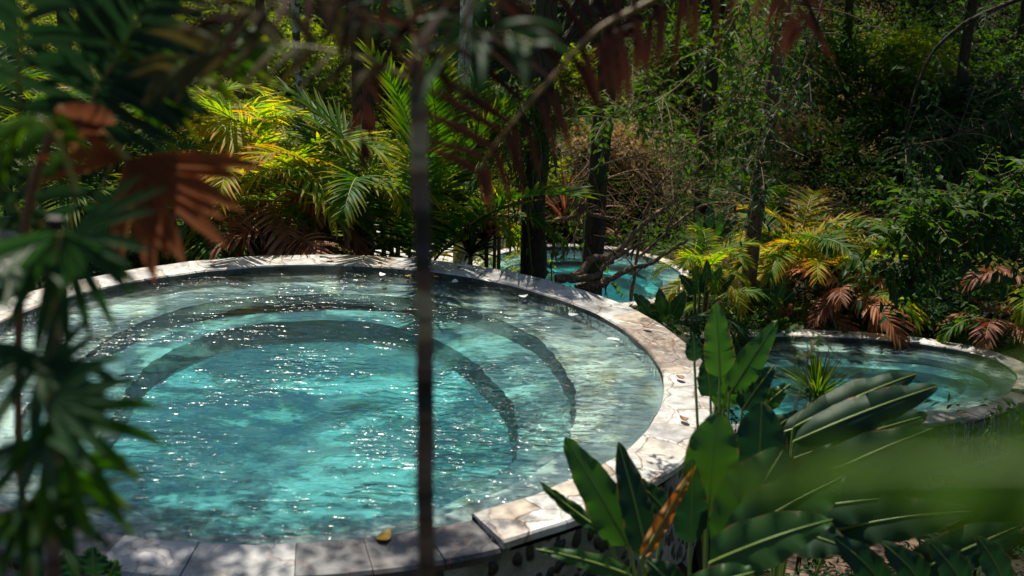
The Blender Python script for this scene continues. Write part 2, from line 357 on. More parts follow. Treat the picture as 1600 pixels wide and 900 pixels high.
def ground(x, y):
    x = np.asarray(x, float); y = np.asarray(y, float); a = x/np.maximum(y, 5)
    L = np.interp(y, [-40, 0, 3, 5, 12, 14, 17, 20, 26, 34, 60, 110], [3, 1.6, .4, -.9, -.3, -.45, -1.3, -.8, .7, 2.6, 8, 18])
    Mi = np.interp(y, [-40, 0, 3, 5, 12, 13, 16, 20, 24, 31, 36, 45, 60, 110], [3, 1.6, .2, -1., -.4, -1, -2.6, -4, -4.5, -4.5, -3, .2, 5, 18])
    Rr = np.interp(y, [-40, 0, 3, 5, 8, 11, 12.5, 14, 17, 20, 26, 34, 60, 110], [3, 1.6, .4, -.9, -1.6, -2.4, -2.75, -2.2, -2.1, -1.6, .4, 3, 9, 18])
    wl = 1-ss(-.28, -.12, a); wr = ss(.15, .24, a)
    z = L*wl+Rr*wr+Mi*(1-wl)*(1-wr)
    for (kx, ky), ph in zip(_k, _p): z = z+.05*np.sin(kx*x+ky*y+ph)*np.clip((np.hypot(x+1.6, y-9)-3)/3, .3, 2)
    P = POOLS[1]; q = inside(P, x, y, .28); z = np.where(q < 1.5, np.minimum(z, P['z']-.12+np.maximum(0, q-1.12)*4), z)
    P = POOLS[2]; q = inside(P, x, y, .24); z = np.where(q < 1.5, np.minimum(z, P['z']-.1+np.maximum(0, q-1.1)*3), z)
    P = POOLS[0]; q = inside(P, x, y, .38); z = np.where(q < 1.25, np.minimum(z, -.1), z)
    for P in POOLS: z = np.where(inside(P, x, y, P['w']-.15) < 1, np.minimum(z, P['z']-1.4), z)
    return z
def G(px, py):                          # where a sight line meets the ground
    r = ray(px, py)
    for t in np.arange(3, 90, .05):
        p = np.array([0, 0, CAMZ])+r*t
        if p[2] < ground(p[0], p[1]): return p
    return p
def onto(p): return np.array([p[0], p[1], float(ground(p[0], p[1]))])
xs = np.r_[np.linspace(-90, -16, 38), np.arange(-15.8, 18, .2), np.linspace(18.5, 95, 38)]
ys = np.r_[np.linspace(-30, 2, 20), np.arange(2.2, 34, .2), np.linspace(34.5, 110, 60)]
X, Y = np.meshgrid(xs, ys); Z = ground(X, Y); nx, ny = len(xs), len(ys)
idx = np.arange(nx*ny).reshape(ny, nx); fc = np.stack([idx[:-1, :-1], idx[:-1, 1:], idx[1:, 1:], idx[1:, :-1]], -1).reshape(-1, 4)
props(link('ground', fastmesh('ground', np.stack([X, Y, Z], -1).reshape(-1, 3), fc, [M['soil']], smooth=True)), kind='structure')

# ------------------------------------------------------------------ pools
def ring(mb, P, t0, t1, prof, m=0, n=140, wob=0, closed=False, seed=0):
    """sweep a profile of (offset, z) along the pool outline"""
    r = np.random.default_rng(seed); th = np.linspace(t0, t1, n, endpoint=not closed)
    k = len(prof); w1 = np.zeros(n); w2 = np.zeros(n)
    if wob:
        for j in range(3, 46, 3):
            a1, a2 = r.normal(size=2)*wob/(1+j*.05); w1 += a1*np.sin(j*th+r.uniform(0, 6)); w2 += a2*np.sin(j*th+r.uniform(0, 6))
    g = np.zeros((k, n, 3))
    for i, (off, z) in enumerate(prof):
        if callable(off): off = off(th)
        x, y = ell(P, th, off+w1*(1 if i % 2 else .6)); g[i, :, 0] = x; g[i, :, 1] = y; g[i, :, 2] = z+w2*.25
    mb.grid(g, m, None, closed); return g
def interp_th(deg, rad):
    deg = np.asarray(deg, float); rad = np.asarray(rad, float); o = np.argsort(deg); deg, rad = deg[o], rad[o]
    D = np.r_[deg[-1]-360, deg, deg[0]+360]; Q = np.r_[rad[-1], rad, rad[0]]
    def f(th):
        d = (np.degrees(th)+180) % 360-180; v = np.interp(d, D, Q)
        v = (v+np.interp((d+8+180) % 360-180, D, Q)+np.interp((d-8+180) % 360-180, D, Q))/3
        return v+.008*np.sin(9*th)+.006*np.sin(23*th+1)+.006*np.sin(61*th+2)
    return f
def lipang(px):
    p = H(px, 865, 0); return math.atan2(p[1]-POOLS[0]['c'][1], p[0]-POOLS[0]['c'][0])
def slab_mat(name, c1, c2, vein, amt):
    t = NT(name); p = t.pos(); q = t.mix(.3, p, t.n('TexNoise', ins={'Vector': p, 'Scale': 3., 'Detail': 4.}).outputs[1])
    n = t.noise(5, 9, q, .7, .5); v = t.n('TexVoronoi', feature='DISTANCE_TO_EDGE', ins={'Vector': q, 'Scale': 4.2}).outputs[0]
    c = t.mix(t.ramp(n, [(.35, 0.), (.65, 1.)]), c1, c2); c = t.mix(t.ramp(v, [(0, amt), (.028, 0.)]), c, vein)
    c = t.mix(t.ramp(t.noise(2.3, 6, p, .7), [(.56, 0.), (.64, .6)]), c, (.13, .1, .08))
    t.pbr(c, t.ramp(n, [(.3, .2), (.7, .5)]), t.bump(n, .4, .01)); return t.m
M['slab_pale'] = slab_mat('slab_pale', (.2, .21, .21), (.45, .44, .43), (.09, .06, .05), .8)
M['slab_dark'] = slab_mat('slab_dark', (.035, .035, .036), (.12, .12, .125), (.2, .11, .08), .6)
r1 = interp_th([100, 127, 154, 171, -160, -127, -100, -70, -40, -11, 11, 32, 53, 74], [2.32, 2.29, 2.02, 1.9, 2.05, 2.35, 2.55, 2.5, 2.35, 2.15, 2.07, 2.2, 2.29, 2.38])
r2 = interp_th([100, 117, 140, 174, -160, -127, -95, -60, -33, -8, 22, 52, 75], [2.0, 1.97, 1.72, 1.43, 1.45, 1.88, 2.3, 2.15, 1.94, 1.66, 1.54, 1.7, 1.97])
def pool(i, name_label, r1f, r2f, low, depth, zs, wmat, wall_z, wob=.006, cope='coping'):
    P = POOLS[i]; z0 = P['z']; t = .052; wd = P['w']
    root = empty('hot_pool', (0, 0, 0), name_label, 'pool')
    two = 2*math.pi
    # raised coping of flagstones
    if low: a0, a1 = low[1], low[0]+two
    else: a0, a1 = 0, two
    mb = MB(); closed = not low
    prof = [(-.006, z0+t-.014), (.006, z0+t), (wd-.012, z0+t), (wd, z0+t-.012), (wd+.004, z0+t-.052), (wd-.03, z0+t-.056)]
    g = ring(mb, P, a0, a1, prof, n=300, wob=wob, closed=closed, seed=i)
    if low:
        for k in (0, -1): mb.add(g[:, k], [tuple(range(6)) if k else tuple(range(6))[::-1]])
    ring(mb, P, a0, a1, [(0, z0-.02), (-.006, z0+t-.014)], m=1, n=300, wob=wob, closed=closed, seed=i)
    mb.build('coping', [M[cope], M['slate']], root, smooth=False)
    if low:
        cuts = [low[0]]+[c for c in (low[2] if len(low) > 2 else np.linspace(low[0], low[1], 6)[1:-1])]+[low[1]]
        for q, (c0, c1) in enumerate(zip(cuts[:-1], cuts[1:])):
            mb = MB(); dz = (.0, .004, -.003, .002)[q % 4]; g = ring(mb, P, c0+.0008, c1-.0008, [(-.01, z0-.06), (.0, z0-.003), (.02, z0+.004+dz), (wd-.02, z0-.012+dz), (wd, z0-.028), (wd, z0-.07), (wd-.03, z0-.075)], n=26, wob=.005, seed=9)
            for k in (0, -1): mb.add(g[:, k], [tuple(range(7)) if k else tuple(range(7))[::-1]])
            mb.build('lip_slab', [M['slab_pale' if (len(low) > 2 and q in (1, 2)) else 'slab_dark']], root, smooth=False)
        mb = MB()                        # rounded mortar shoulder under the raised coping's end
        for a in (low[1],):
            x, y = ell(P, a+.012, np.linspace(.03, wd-.03, 6)); pts = np.stack([x, y, np.full(6, z0-.02)], -1); mb.tube(pts, [.035, .045, .05, .05, .055, .04], 10, rough=.04)
        mb.build('mortar_shoulder', [M['pebble']], root)
    mb = MB(); ring(mb, P, 0, two, [(wd-.035, z0-.05), (wd-.035, z0-.2), (wd-.03, z0-.6), (wd-.02, z0-1.2), (wd, wall_z)], n=200, wob=.004, closed=True, seed=3)
    mb.build('pebble_wall', [M['pebble']], root)
    z1, z2, z3 = zs; A, B = P['a'], P['b']
    f1 = (lambda th: r1f(th)-A) if callable(r1f) else r1f; f2 = (lambda th: r2f(th)-A) if callable(r2f) else r2f
    def sub(f, d): return (lambda th: f(th)-d) if callable(f) else f-d
    mb = MB()
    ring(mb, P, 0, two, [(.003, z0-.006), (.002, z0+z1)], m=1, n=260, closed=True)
    ring(mb, P, 0, two, [(.002, z0+z1), (f1, z0+z1-.015), (sub(f1, .03), z0+z2), (f2, z0+z2-.02), (sub(f2, .04), z0+z3)], n=260, closed=True, wob=wob*.8)
    th = np.linspace(0, two, 260, endpoint=False); o = (f2(th) if callable(f2) else f2)-.04
    k = 14; g = np.zeros((k, 260, 3))
    ox, oy = ell(P, th, o)
    for j in range(k):
        s = 1-j/(k-1)*.999; g[j, :, 0] = P['c'][0]+(ox-P['c'][0])*s; g[j, :, 1] = P['c'][1]+(oy-P['c'][1])*s
        g[j, :, 2] = z0+z3-.06*(1-s)+(0 if j == 0 else 1)*.012*rng.normal(size=260)*0
    mb.grid(g, 0, None, True)
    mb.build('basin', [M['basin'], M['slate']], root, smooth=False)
    mb = MB(); n = 128; th = np.linspace(0, two, n, endpoint=False); x, y = ell(P, th, -.004)
    top = np.stack([x, y, np.full(n, z0)], -1); bot = top.copy(); bot[:, 2] = z0+z3-.25
    mb.add(top, [tuple(range(n))]); mb.add(bot, [tuple(range(n))[::-1]])
    mb.grid(np.stack([bot, top]), 0, None, True)
    me = mb.mesh('water', [wmat], False)
    import bmesh
    b = bmesh.new(); b.from_mesh(me); bmesh.ops.remove_doubles(b, verts=b.verts, dist=1e-5); bmesh.ops.recalc_face_normals(b, faces=b.faces); b.to_mesh(me); b.free()
    props(link('water', me), kind='structure'); return root
pool(0, 'large round hot pool in the foreground with marble flagstone coping and dark overflow lip', r1, r2, (R(-128), R(-60), [lipang(x) for x in (165, 300, 462, 575, 690)]), .45, (-.1, -.25, -.45), M['water'], -3.2)
pool(1, 'long oval pool on the lower terrace at the right edge, overflowing down a dark wall', -.3, -.62, (R(-62), R(-30)), .45, (-.06, -.16, -.32), M['water_far'], -4.6)
pool(2, 'small distant turquoise pool seen between the two dark tree trunks', -.45, -.8, None, .5, (-.12, -.35, -.6), M['water_far'], -6)

# pale stone terrace by the far pool
mb = MB(); th = np.linspace(0, 6.28, 40, endpoint=False)
rr = 1+.12*np.sin(3*th)+.08*np.sin(5*th+1); x = -2.9+3.1*rr*np.cos(th); y = 28.6+2.6*rr*np.sin(th)
xin = np.minimum(x, 1.5-2.6); top = np.stack([xin, y, np.full(40, -4.24)], -1); bot = top-[0, 0, .6]
mb.add(top, [tuple(range(40))]); mb.grid(np.stack([bot, top]), 0, None, True)
props(mb.build('path', [M['paving']], None, False), kind='structure')

# ------------------------------------------------------------------ leaf and frond builders
Z3 = np.array([0, 0, 1.])
def add_frond(mb, path, nleaf, llen, lw, m_leaf=0, m_rach=1, grav=.5, sweep=(25, 62), lift=.25, start=.16, rr=.012, up=Z3, seed=0, ragged=.12, prof=None, asym=1., back=None, sides=(-1, 1)):
    """rachis tube with two rows of leaflets that droop under gravity"""
    r = np.random.default_rng(seed); P = spline(path, 40) if len(path) < 30 else np.asarray(path)
    T = nrm(np.gradient(P, axis=0)); S = nrm(np.cross(T, up)); N = np.cross(S, T)
    mb.tube(P, np.linspace(rr, rr*.25, len(P)), 6, m_rach, cap=False)
    for sd in sides:
        for i in range(nleaf):
            u = start+(1-start)*(i+.5+r.normal()*.15)/nleaf; k = u*(len(P)-1); j = min(int(k), len(P)-2); q = k-j
            p = P[j]*(1-q)+P[j+1]*q; t, s, n = T[j], S[j], N[j]
            v = (u-start)/(1-start)
            l = (asym if sd < 0 else 1)*llen*(prof(v) if prof else (.35+.65*math.sin(math.pi*min(1, v*.72+.22))**.8))*(1+r.normal()*ragged)
            sw = back if (back and sd > 0) else sweep; a = R(sw[0]+(sw[1]-sw[0])*v+r.normal()*4)
            d = nrm(s*sd*math.cos(a)+t*math.sin(a)+n*(lift+r.normal()*.08))
            pts = [p]; dd = d.copy(); K = 5; wp = [.45, 1, 1, .8, .45, .02]
            gr = grav*(1+r.normal()*.25)
            for _ in range(K): dd = nrm(dd-Z3*gr/K); pts.append(pts[-1]+dd*l/K)
            pts = np.array(pts); tt = nrm(np.gradient(pts, axis=0)); wv = nrm(t-(tt@t)[:, None]*tt); nn = nrm(np.cross(tt, wv))
            wv = nrm(wv+nn*r.normal()*.35)
            ww = (np.array(wp)*lw*.5*(.85+.3*r.random()))[:, None]; nn = np.cross(tt, wv)
            g = np.stack([pts-wv*ww, pts-nn*ww*.45, pts+wv*ww], 1)
            vv = np.linspace(0, 1, K+1); uv = np.stack(np.broadcast_arrays(np.array([-1, 0, 1])[None], vv[:, None]), -1)
            mb.grid(g, m_leaf, uv)
def arc_path(L, e0, arch, n=36, p=1.4):
    s = np.linspace(0, 1, n); th = e0-arch*s**p; ds = L/(n-1)
    return np.stack([np.cumsum(np.cos(th))*ds, np.zeros(n), np.cumsum(np.sin(th))*ds], 1)
FR = {}
def frond_mesh(kind, mat, var):
    key = (kind, mat, var)
    if key in FR: return FR[key]
    L, e0, arch, n, ll, lw, g = {'areca': (1.5, 66, 95, 34, .42, .034, .55), 'upright': (2.4, 80, 48, 46, .55, .04, .35),
        'low': (1.1, 38, 80, 26, .34, .036, .8), 'kentia': (1.5, 62, 85, 20, .5, .055, .9), 'hang': (1.2, 10, 90, 24, .36, .036, 1.4)}[kind]
    mb = MB(); add_frond(mb, arc_path(L, R(e0-var*11), R(arch)), n, ll, lw, 0, 1, g, seed=var*7+len(kind), rr=.014)
    FR[key] = mb.mesh('frond', [M[mat], M['rachis_brown' if mat in ('palm_dead', 'palm_orange') else 'rachis']]); return FR[key]
def palm(px, py, d, mats, n, kind, label, group=None, scale=1., stem_h=None, seed=0, tilt=(-14, 14), name='palm_plant', cat='palm', azr=(0, 360), dead=()):
    r = np.random.default_rng(seed*13+5); c = W(px, py, d); b = onto(c)
    h = max(.05, c[2]-b[2]); root = empty(name, b, label, cat, group)
    mb = MB(); k = {'areca': max(1, int(3+n/6)), 'upright': 1}.get(kind, 1)
    cr = []
    for i in range(k):
        q = np.array([r.normal()*.12*scale, r.normal()*.12*scale, 0]) if k > 1 else np.zeros(3)
        top = q*1.6+[0, 0, h*(1-.15*r.random())]; mb = MB(); mb.tube(bez([q-[0, 0, .1], q+[0, 0, h*.5], top], 8), [.03*scale]*8, 7, rough=.05); cr.append(top)
        mb.build('stem', [M['bark']], root)
    for i in range(n):
        mt = mats[int(r.integers(len(mats)))]; me = frond_mesh(kind, mt, int(r.integers(4)))
        o = link('frond', me, root); s = scale*r.uniform(.75, 1.12); o.scale = (s, s, s)
        o.location = [float(v) for v in cr[i % k]]
        az = R(azr[0]+(azr[1]-azr[0])*(i+.5*r.random())/n); o.rotation_euler = (R(r.normal()*10), R(r.uniform(*tilt)), az)
    for mt, az, ti, s in dead:
        o = link('frond', frond_mesh('low', mt, 1), root); o['label'] = 'browned drooping frond'; o.scale = (s,)*3
        o.location = [float(v) for v in cr[0]]; o.rotation_euler = (0, R(ti), R(az))
    return root

def add_blade(mb, base, tip, width, arch=.1, up=None, petiole=None, slits=(), fold=.25, seed=0, tube_r=.008, wav=.012, taper=.55, m=0, mr=1, nl=26, droop=0.):
    """broad leaf: pale midrib, two halves that may be torn into panels"""
    r = np.random.default_rng(seed); base, tip = np.asarray(base, float), np.asarray(tip, float); L = np.linalg.norm(tip-base)
    ax = nrm(tip-base); up = nrm(np.array([0, -1, .9]) if up is None else np.asarray(up, float)); up = nrm(up-(up@ax)*ax)
    C = bez([base, (base+tip)/2+up*arch*L*2, tip], nl) - (np.linspace(0, 1, nl)**3)[:, None]*Z3*droop*L
    T = nrm(np.gradient(C, axis=0)); S = nrm(np.cross(T, up)); N = np.cross(S, T); s = np.linspace(0, 1, nl)
    prof = np.clip(np.sin(np.pi*np.clip(s, 0, 1)**taper), 0, 1)**.62; prof[0] = .06; prof[-1] = 0.01
    for sd in (-1, 1):
        cuts = [0]+sorted(int(nl*c) for c in slits if (r.random() < .75))+[nl-1]; cuts = sorted(set(cuts))
        ph = r.uniform(0, 6, 3)
        for a, b in zip(cuts[:-1], cuts[1:]):
            sl = slice(a, b+1); dr = (r.uniform(-.1, .45) if len(cuts) > 2 else 0)
            cols = []
            for c in np.linspace(0, 1, 5):
                w = prof[sl]*width*.5*c*(1+.05*np.sin(9*s[sl]+ph[0]))
                y = fold*w*(1-c*1.1) - dr*w*c + wav*np.sin(s[sl]*23+ph[1])*c*c + wav*.6*np.sin(s[sl]*51+ph[2])*c*c*c
                lag = (.22*w*c)
                if len(cuts) > 2: lag = lag - .012*np.sin(np.linspace(0, 3.14, b-a+1))*0
                cols.append(C[sl]+S[sl]*sd*w[:, None]+N[sl]*y[:, None]+T[sl]*lag[:, None])
            g = np.stack(cols, 1); uv = np.stack(np.broadcast_arrays(np.linspace(0, 1, 5)[None]*sd, (s[sl]*L)[:, None]), -1)
            mb.grid(g, m, uv)
    mb.tube(C+N*.002, np.linspace(tube_r, tube_r*.25, nl), 6, mr, cap=False)
    if petiole is not None:
        q = np.asarray(petiole, float); mb.tube(bez([q, (q+base)/2-ax*.02*L+(base-q)*0, base], 8), np.linspace(tube_r*1.7, tube_r, 8), 6, mr)
def leafplant(name, label, cat, rootpos, leaves, mat='banana', group=None, mats=None):
    """leaves: dicts with world base/tip; all meshes are stored relative to the plant's foot"""
    rp = onto(rootpos); root = empty(name, rp, label, cat, group)
    for i, L in enumerate(leaves):
        L = dict(L); mb = MB(); mt = L.pop('mat', mat); lab = L.pop('label', None)
        base, tip = L.pop('base')-rp, L.pop('tip')-rp
        add_blade(mb, base, tip, L.pop('w'), petiole=L.pop('pet', np.array([rng.normal()*.03, rng.normal()*.03, -.05])), seed=i*3+len(label), **L)
        o = mb.build('leaf', [M[mt], M['midrib']], root)
        if lab: o['label'] = lab
    return root
def B(x0, y0, x1, y1, w, d0, d1=None, **k):     # a leaf seen from (x0,y0) base to (x1,y1) tip, width in pixels
    d1 = d0 if d1 is None else d1; return dict(base=W(x0, y0, d0), tip=W(x1, y1, d1), w=w/F*(d0+d1)/2*1.04, **k)

def leaf_shape(k=3):
    # folded lance-shaped leaf, unit length along +x
    v = np.array([[0, 0, 0], [.35, .2, .07], [.35, -.2, .07], [.45, 0, 0], [.8, .12, .0], [.8, -.12, .0], [1, 0, -.08]])
    return v
LV = np.array([[0, 0, 0], [.4, .21, .05], [1, 0, -.1], [.4, -.21, .05]]); LF = np.array([[0, 1, 2, 3]])
LV2 = np.array([[0, 0, 0], [.32, .2, .07], [.75, .13, .02], [1, 0, -.12], [.75, -.13, .02], [.32, -.2, .07], [.34, 0, 0], [.74, 0, -.04]])
LF2 = np.array([[0, 6, 1, 1], [6, 7, 2, 1], [7, 3, 2, 2], [0, 5, 6, 6], [6, 5, 4, 7], [7, 4, 3, 3]])
def leafcloud(pos, dirs, sizes, r, detail=False, droop=.3, width=1.):
    """many small leaves as one vertex / face array"""
    n = len(pos); d = nrm(dirs-Z3*droop); side = nrm(np.cross(d, nrm(np.array([0, 0, 1.])+r.normal(size=(n, 3))*.45))); up = np.cross(side, d)
    A = LV2 if detail else LV; Fc = LF2[:, :] if detail else LF
    v = pos[:, None]+(A[None, :, :1]*d[:, None]+A[None, :, 1:2]*side[:, None]*width+A[None, :, 2:]*up[:, None])*sizes[:, None, None]
    if detail:
        tri = []
        for q in LF2: tri += [[q[0], q[1], q[2]]] + ([[q[0], q[2], q[3]]] if q[3] != q[2] else [])
        Fc = np.array(tri)
    f = Fc[None]+(np.arange(n)*len(A))[:, None, None]
    return v.reshape(-1, 3), f.reshape(-1, Fc.shape[1])
def twigs(n, r, centres, radius, length, k, spread=.5, upb=.3, squash=1.):
    """leaf positions along n curved twigs that start inside blobs"""
    ci = r.integers(len(centres), size=n); c = np.asarray(centres)[ci]
    d = nrm(r.normal(size=(n, 3))+[0, 0, upb]); p0 = c+d*radius*r.uniform(.25, 1, n)[:, None]*[1, 1, squash]
    t = np.linspace(.1, 1, k)[None, :, None]; ln = length*r.uniform(.6, 1.3, n)[:, None, None]
    p = p0[:, None]+d[:, None]*t*ln-Z3*(t**2)*ln*.45
    sd = nrm(np.cross(d, Z3)+r.normal(size=(n, 3))*.3)[:, None]*np.where(np.arange(k) % 2, 1, -1)[None, :, None]
    dr = nrm(d[:, None]*.6+sd+r.normal(size=(n, k, 3))*.3)
    return p.reshape(-1, 3), dr.reshape(-1, 3), p0, d
def shrub_mesh(name, seed, mat, n=260, k=9, leaf=.07, size=(.6, .6, .5), nb=6, detail=False, tw=.35):
    r = np.random.default_rng(seed); c = r.uniform(-1, 1, (nb, 3))*np.array(size)*.65; c[:, 2] = np.abs(c[:, 2])+size[2]*.5
    p, d, p0, dd = twigs(n, r, c, min(size)*.55, tw, k); v, f = leafcloud(p, d, leaf*r.uniform(.6, 1.3, len(p)), r, detail)
    return fastmesh(name, v, f, [M[mat]])
def twig_mesh(seed, nb=10, size=(.6, .6, .8), rad=.012, mat='twig'):
    r = np.random.default_rng(seed); mb = MB()
    for i in range(nb):
        e = r.uniform(-1, 1, 3)*np.array(size); e[2] = abs(e[2])+.15
        mb.tube(bez([[0, 0, -.08], [e[0]*.25, e[1]*.25, e[2]*.6], e], 7)+r.normal(size=(7, 3))*.012, np.linspace(rad, rad*.3, 7), 5, cap=False)
    return mb.mesh('stems', [M[mat]])
SH = {}
def shrub(px, py, d, label, mat='shrub', var=0, scale=1., group=None, name='shrub', cat='shrub', leaf=.07, detail=False, size=(.6, .6, .5), n=260, at=None, rz=0, drop=0.):
    key = (mat, var, leaf, size, n)
    if key not in SH: SH[key] = (shrub_mesh('foliage', var+11, mat, n=n, leaf=leaf, size=size, detail=detail), twig_mesh(var, size=size))
    p = onto(W(px, py, d) if at is None else at)
    if d > 18 and at is None: p = G(px, py+20); scale *= p[1]/d
    root = empty(name, p-[0, 0, drop], label, cat, group, rz)
    for nm, me in zip(('foliage', 'stems'), SH[key]):
        o = link(nm, me, root); o.scale = (scale,)*3
    return root
def strap_plant(px, py, d, label, mats, n=40, L=.6, w=.03, name='strap_plant', cat='plant', seed=0, grav=1.2, group=None, h=.05, z=None):
    r = np.random.default_rng(seed); c = W(px, py, d) if d else G(px, py); b = onto(c) if z is None else c
    root = empty(name, b, label, cat, group); hh = h if z is not None else max(h, c[2]-b[2])
    if hh > .12:
        mb = MB(); mb.tube(bez([[0, 0, -.1], [.03, 0, hh*.5], [0, 0, hh]], 8), [.025]*8, 7, rough=.06); mb.build('stem', [M['bark']], root)
    for j, mt in enumerate(mats):
        mb = MB()
        for i in range(n//len(mats)):
            az = r.uniform(0, 6.28); e = R(r.uniform(20, 85)); dd = np.array([math.cos(az)*math.cos(e), math.sin(az)*math.cos(e), math.sin(e)])
            pts = [np.array([0, 0, hh+r.uniform(-.05, .03)*L])]; l = L*r.uniform(.6, 1.15); K = 7; g = grav*r.uniform(.6, 1.4)
            for q in range(K): dd = nrm(dd-Z3*g/K*(q/K+.4)); pts.append(pts[-1]+dd*l/K)
            pts = np.array(pts); tt = nrm(np.gradient(pts, axis=0)); sv = nrm(np.cross(tt, Z3)); nn = np.cross(sv, tt)
            ww = (np.array([.5, .85, 1, 1, .9, .7, .4, .03])*w*.5)[:, None]
            gg = np.stack([pts-sv*ww, pts-nn*ww*.5, pts+sv*ww], 1); uv = np.stack(np.broadcast_arrays(np.array([-1, 0, 1])[None], np.linspace(0, 1, 8)[:, None]), -1)
            mb.grid(gg, 0, uv)
        mb.build('foliage', [M[mt]], root)
    return root

# ------------------------------------------------------------------ hillside cover
def cover(name, label, cat, xy, r, mat, k=9, leaf=.09, length=.4, hgt=.5, droop=.3, extra=None):
    z = ground(xy[:, 0], xy[:, 1]); n = len(xy)
    d = nrm(np.stack([r.normal(size=n)*.8, r.normal(size=n)*.8-.25, r.uniform(.15, 1.2, n)], 1))
    lump = .5+.5*np.sin(xy[:, 0]*1.7+1.3*np.sin(xy[:, 1]*1.1))*np.sin(xy[:, 1]*1.9+np.sin(xy[:, 0]*.9))
    p0 = np.stack([xy[:, 0], xy[:, 1], z+r.uniform(0, 1, n)*hgt*(.15+lump)], 1)
    t = np.linspace(.1, 1, k)[None, :, None]; ln = length*r.uniform(.5, 1.5, n)[:, None, None]
    p = (p0[:, None]+d[:, None]*t*ln-Z3*t*t*ln*.4)
    sd = nrm(np.cross(d, Z3)+r.normal(size=(n, 3))*.3)[:, None]*np.where(np.arange(k) % 2, 1, -1)[None, :, None]
    dr = nrm(d[:, None]*.6+sd+r.normal(size=(n, k, 3))*.4)
    v, f = leafcloud(p.reshape(-1, 3), dr.reshape(-1, 3), np.repeat(leaf*r.uniform(.5, 1.5, n), k)*r.uniform(.7, 1.2, n*k), r, droop=droop)
    return props(link(name, fastmesh(name, v, f, [M[mat]])), label, cat, kind='stuff')
def scatter(n, a0, a1, y0, y1, r, keep=None):
    y = np.sqrt(r.uniform(y0**2, y1**2, n)); a = r.uniform(a0, a1, n); x = a*y
    ok = np.ones(n, bool)
    for P in POOLS: ok &= inside(P, x, y, P['w']+.25) > 1
    ok &= ~((np.hypot(x+2.9, (y-28.6)*1.2) < 3.4))
    if keep is not None: ok &= keep(x, y, x/y)
    return np.stack([x, y], 1)[ok]
r = np.random.default_rng(21)
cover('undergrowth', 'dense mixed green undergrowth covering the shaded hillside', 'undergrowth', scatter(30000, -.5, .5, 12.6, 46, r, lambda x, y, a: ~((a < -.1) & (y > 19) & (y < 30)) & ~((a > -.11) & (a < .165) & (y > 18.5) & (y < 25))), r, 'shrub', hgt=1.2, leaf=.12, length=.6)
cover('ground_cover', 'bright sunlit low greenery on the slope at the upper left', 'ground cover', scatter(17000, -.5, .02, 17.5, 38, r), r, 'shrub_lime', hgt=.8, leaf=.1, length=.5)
cover('dry_undergrowth', 'tan dried twigs and leaves in the sunny patches between the trees', 'dry undergrowth', scatter(7000, .0, .3, 17, 42, r, lambda x, y, a: (y > 30.5) | (a > .18)), r, 'straw', hgt=1.8, leaf=.06, length=.6)
cover('creeping_plants', 'dark low leaves on the ground beside and below the pool walls', 'ground cover', scatter(2600, -.5, .6, 5.2, 13.5, r, lambda x, y, a: (x > 1.2) | (inside(POOLS[0], x, y, .4) > 1) & (y > 8.5)), r, 'shrub_dark', hgt=.25, leaf=.08, length=.3)

# ------------------------------------------------------------------ trees
CR = {}
def crown_mesh(var, mat, n, leaf, size, nb):
    key = (var, mat, n, leaf, size)
    if key in CR: return CR[key]
    r = np.random.default_rng(var+50); c = r.normal(size=(nb, 3)); c = nrm(c)*r.uniform(.35, 1, (nb, 1))*np.array(size); c[:, 2] = np.abs(c[:, 2])*.8
    p, d, p0, dd = twigs(n, r, c, min(size)*.3, .7, 10); v, f = leafcloud(p, d, leaf*r.uniform(.6, 1.3, len(p)), r)
    CR[key] = (fastmesh('crown', v, f, [M[mat]]), c); return CR[key]
def tree(px, py, d, wpx, label, mat='bark', lean=0., height=7., crown=None, group=None, name='forest_tree', seed=0, at=None, ivy=False):
    """crown: dict(z, size, n, leaf, mat, off)"""
    r = np.random.default_rng(seed+3); b = onto(W(px, py, d) if at is None else at); root = empty(name, b, label, 'tree', group)
    rad = wpx/F*(d or 26)*.5; n = 22; t = np.linspace(0, 1, n)
    path = np.stack([lean*height*t+.06*np.sin(t*7+seed)*t, .05*np.sin(t*9+seed*2), -.25+t*(height+.25)], 1)
    rr = rad*(1-.35*t)*(1+.5*np.exp(-t*height/.35)*.6)
    mb = MB(); mb.tube(path, rr, 14, rough=.05)
    mb.build('trunk', [M[mat]], root)
    if crown:
        cz, size, nl, lf = crown['z'], crown['size'], crown['n'], crown.get('leaf', .11)
        me, cs = crown_mesh(seed % 4, crown.get('mat', 'shrub'), nl, lf, size, crown.get('nb', 14)); off = np.array(crown.get('off', (0, 0)))
        c0 = np.array([path[-1][0]+off[0], off[1], cz]); o = link('crown', me, root); o.location = [float(v) for v in c0]
        mb = MB()
        for k in range(7):
            e = c0+cs[k % len(cs)]*.9; s = path[int(n*.7)+k % 6]; mb.tube(bez([s, (s+e)/2+[0, 0, .3], e], 8), np.linspace(rad*.4, .015, 8), 6, rough=.06, cap=False)
        mb.build('limbs', [M[mat]], root)
    return root
tree(838, 400, 13.4, 50, 'thick dark mossy trunk right behind the large pool, wrapped in climbing leaves', 'bark_dark', -.005, 7, dict(z=6.9, size=(2.3, 2.0, 1.0), n=330, off=(.6, 1.5)), seed=1, name='jungle_tree')
tree(925, 465, 15.2, 40, 'dark trunk standing in front of the far turquoise pool, behind the gnarled roots', 'bark_dark', .004, 7.5, dict(z=7.6, size=(2.4, 2.2, 1.1), n=380, off=(1.4, 2.5)), seed=2, name='jungle_tree')
tree(1163, 500, 17, 27, 'slim brown spotted trunk behind the right-hand pool', 'bark', .02, 8, dict(z=7.6, size=(2.8, 2.4, 1.2), n=420, off=(1.2, .8)), seed=3, name='jungle_tree')
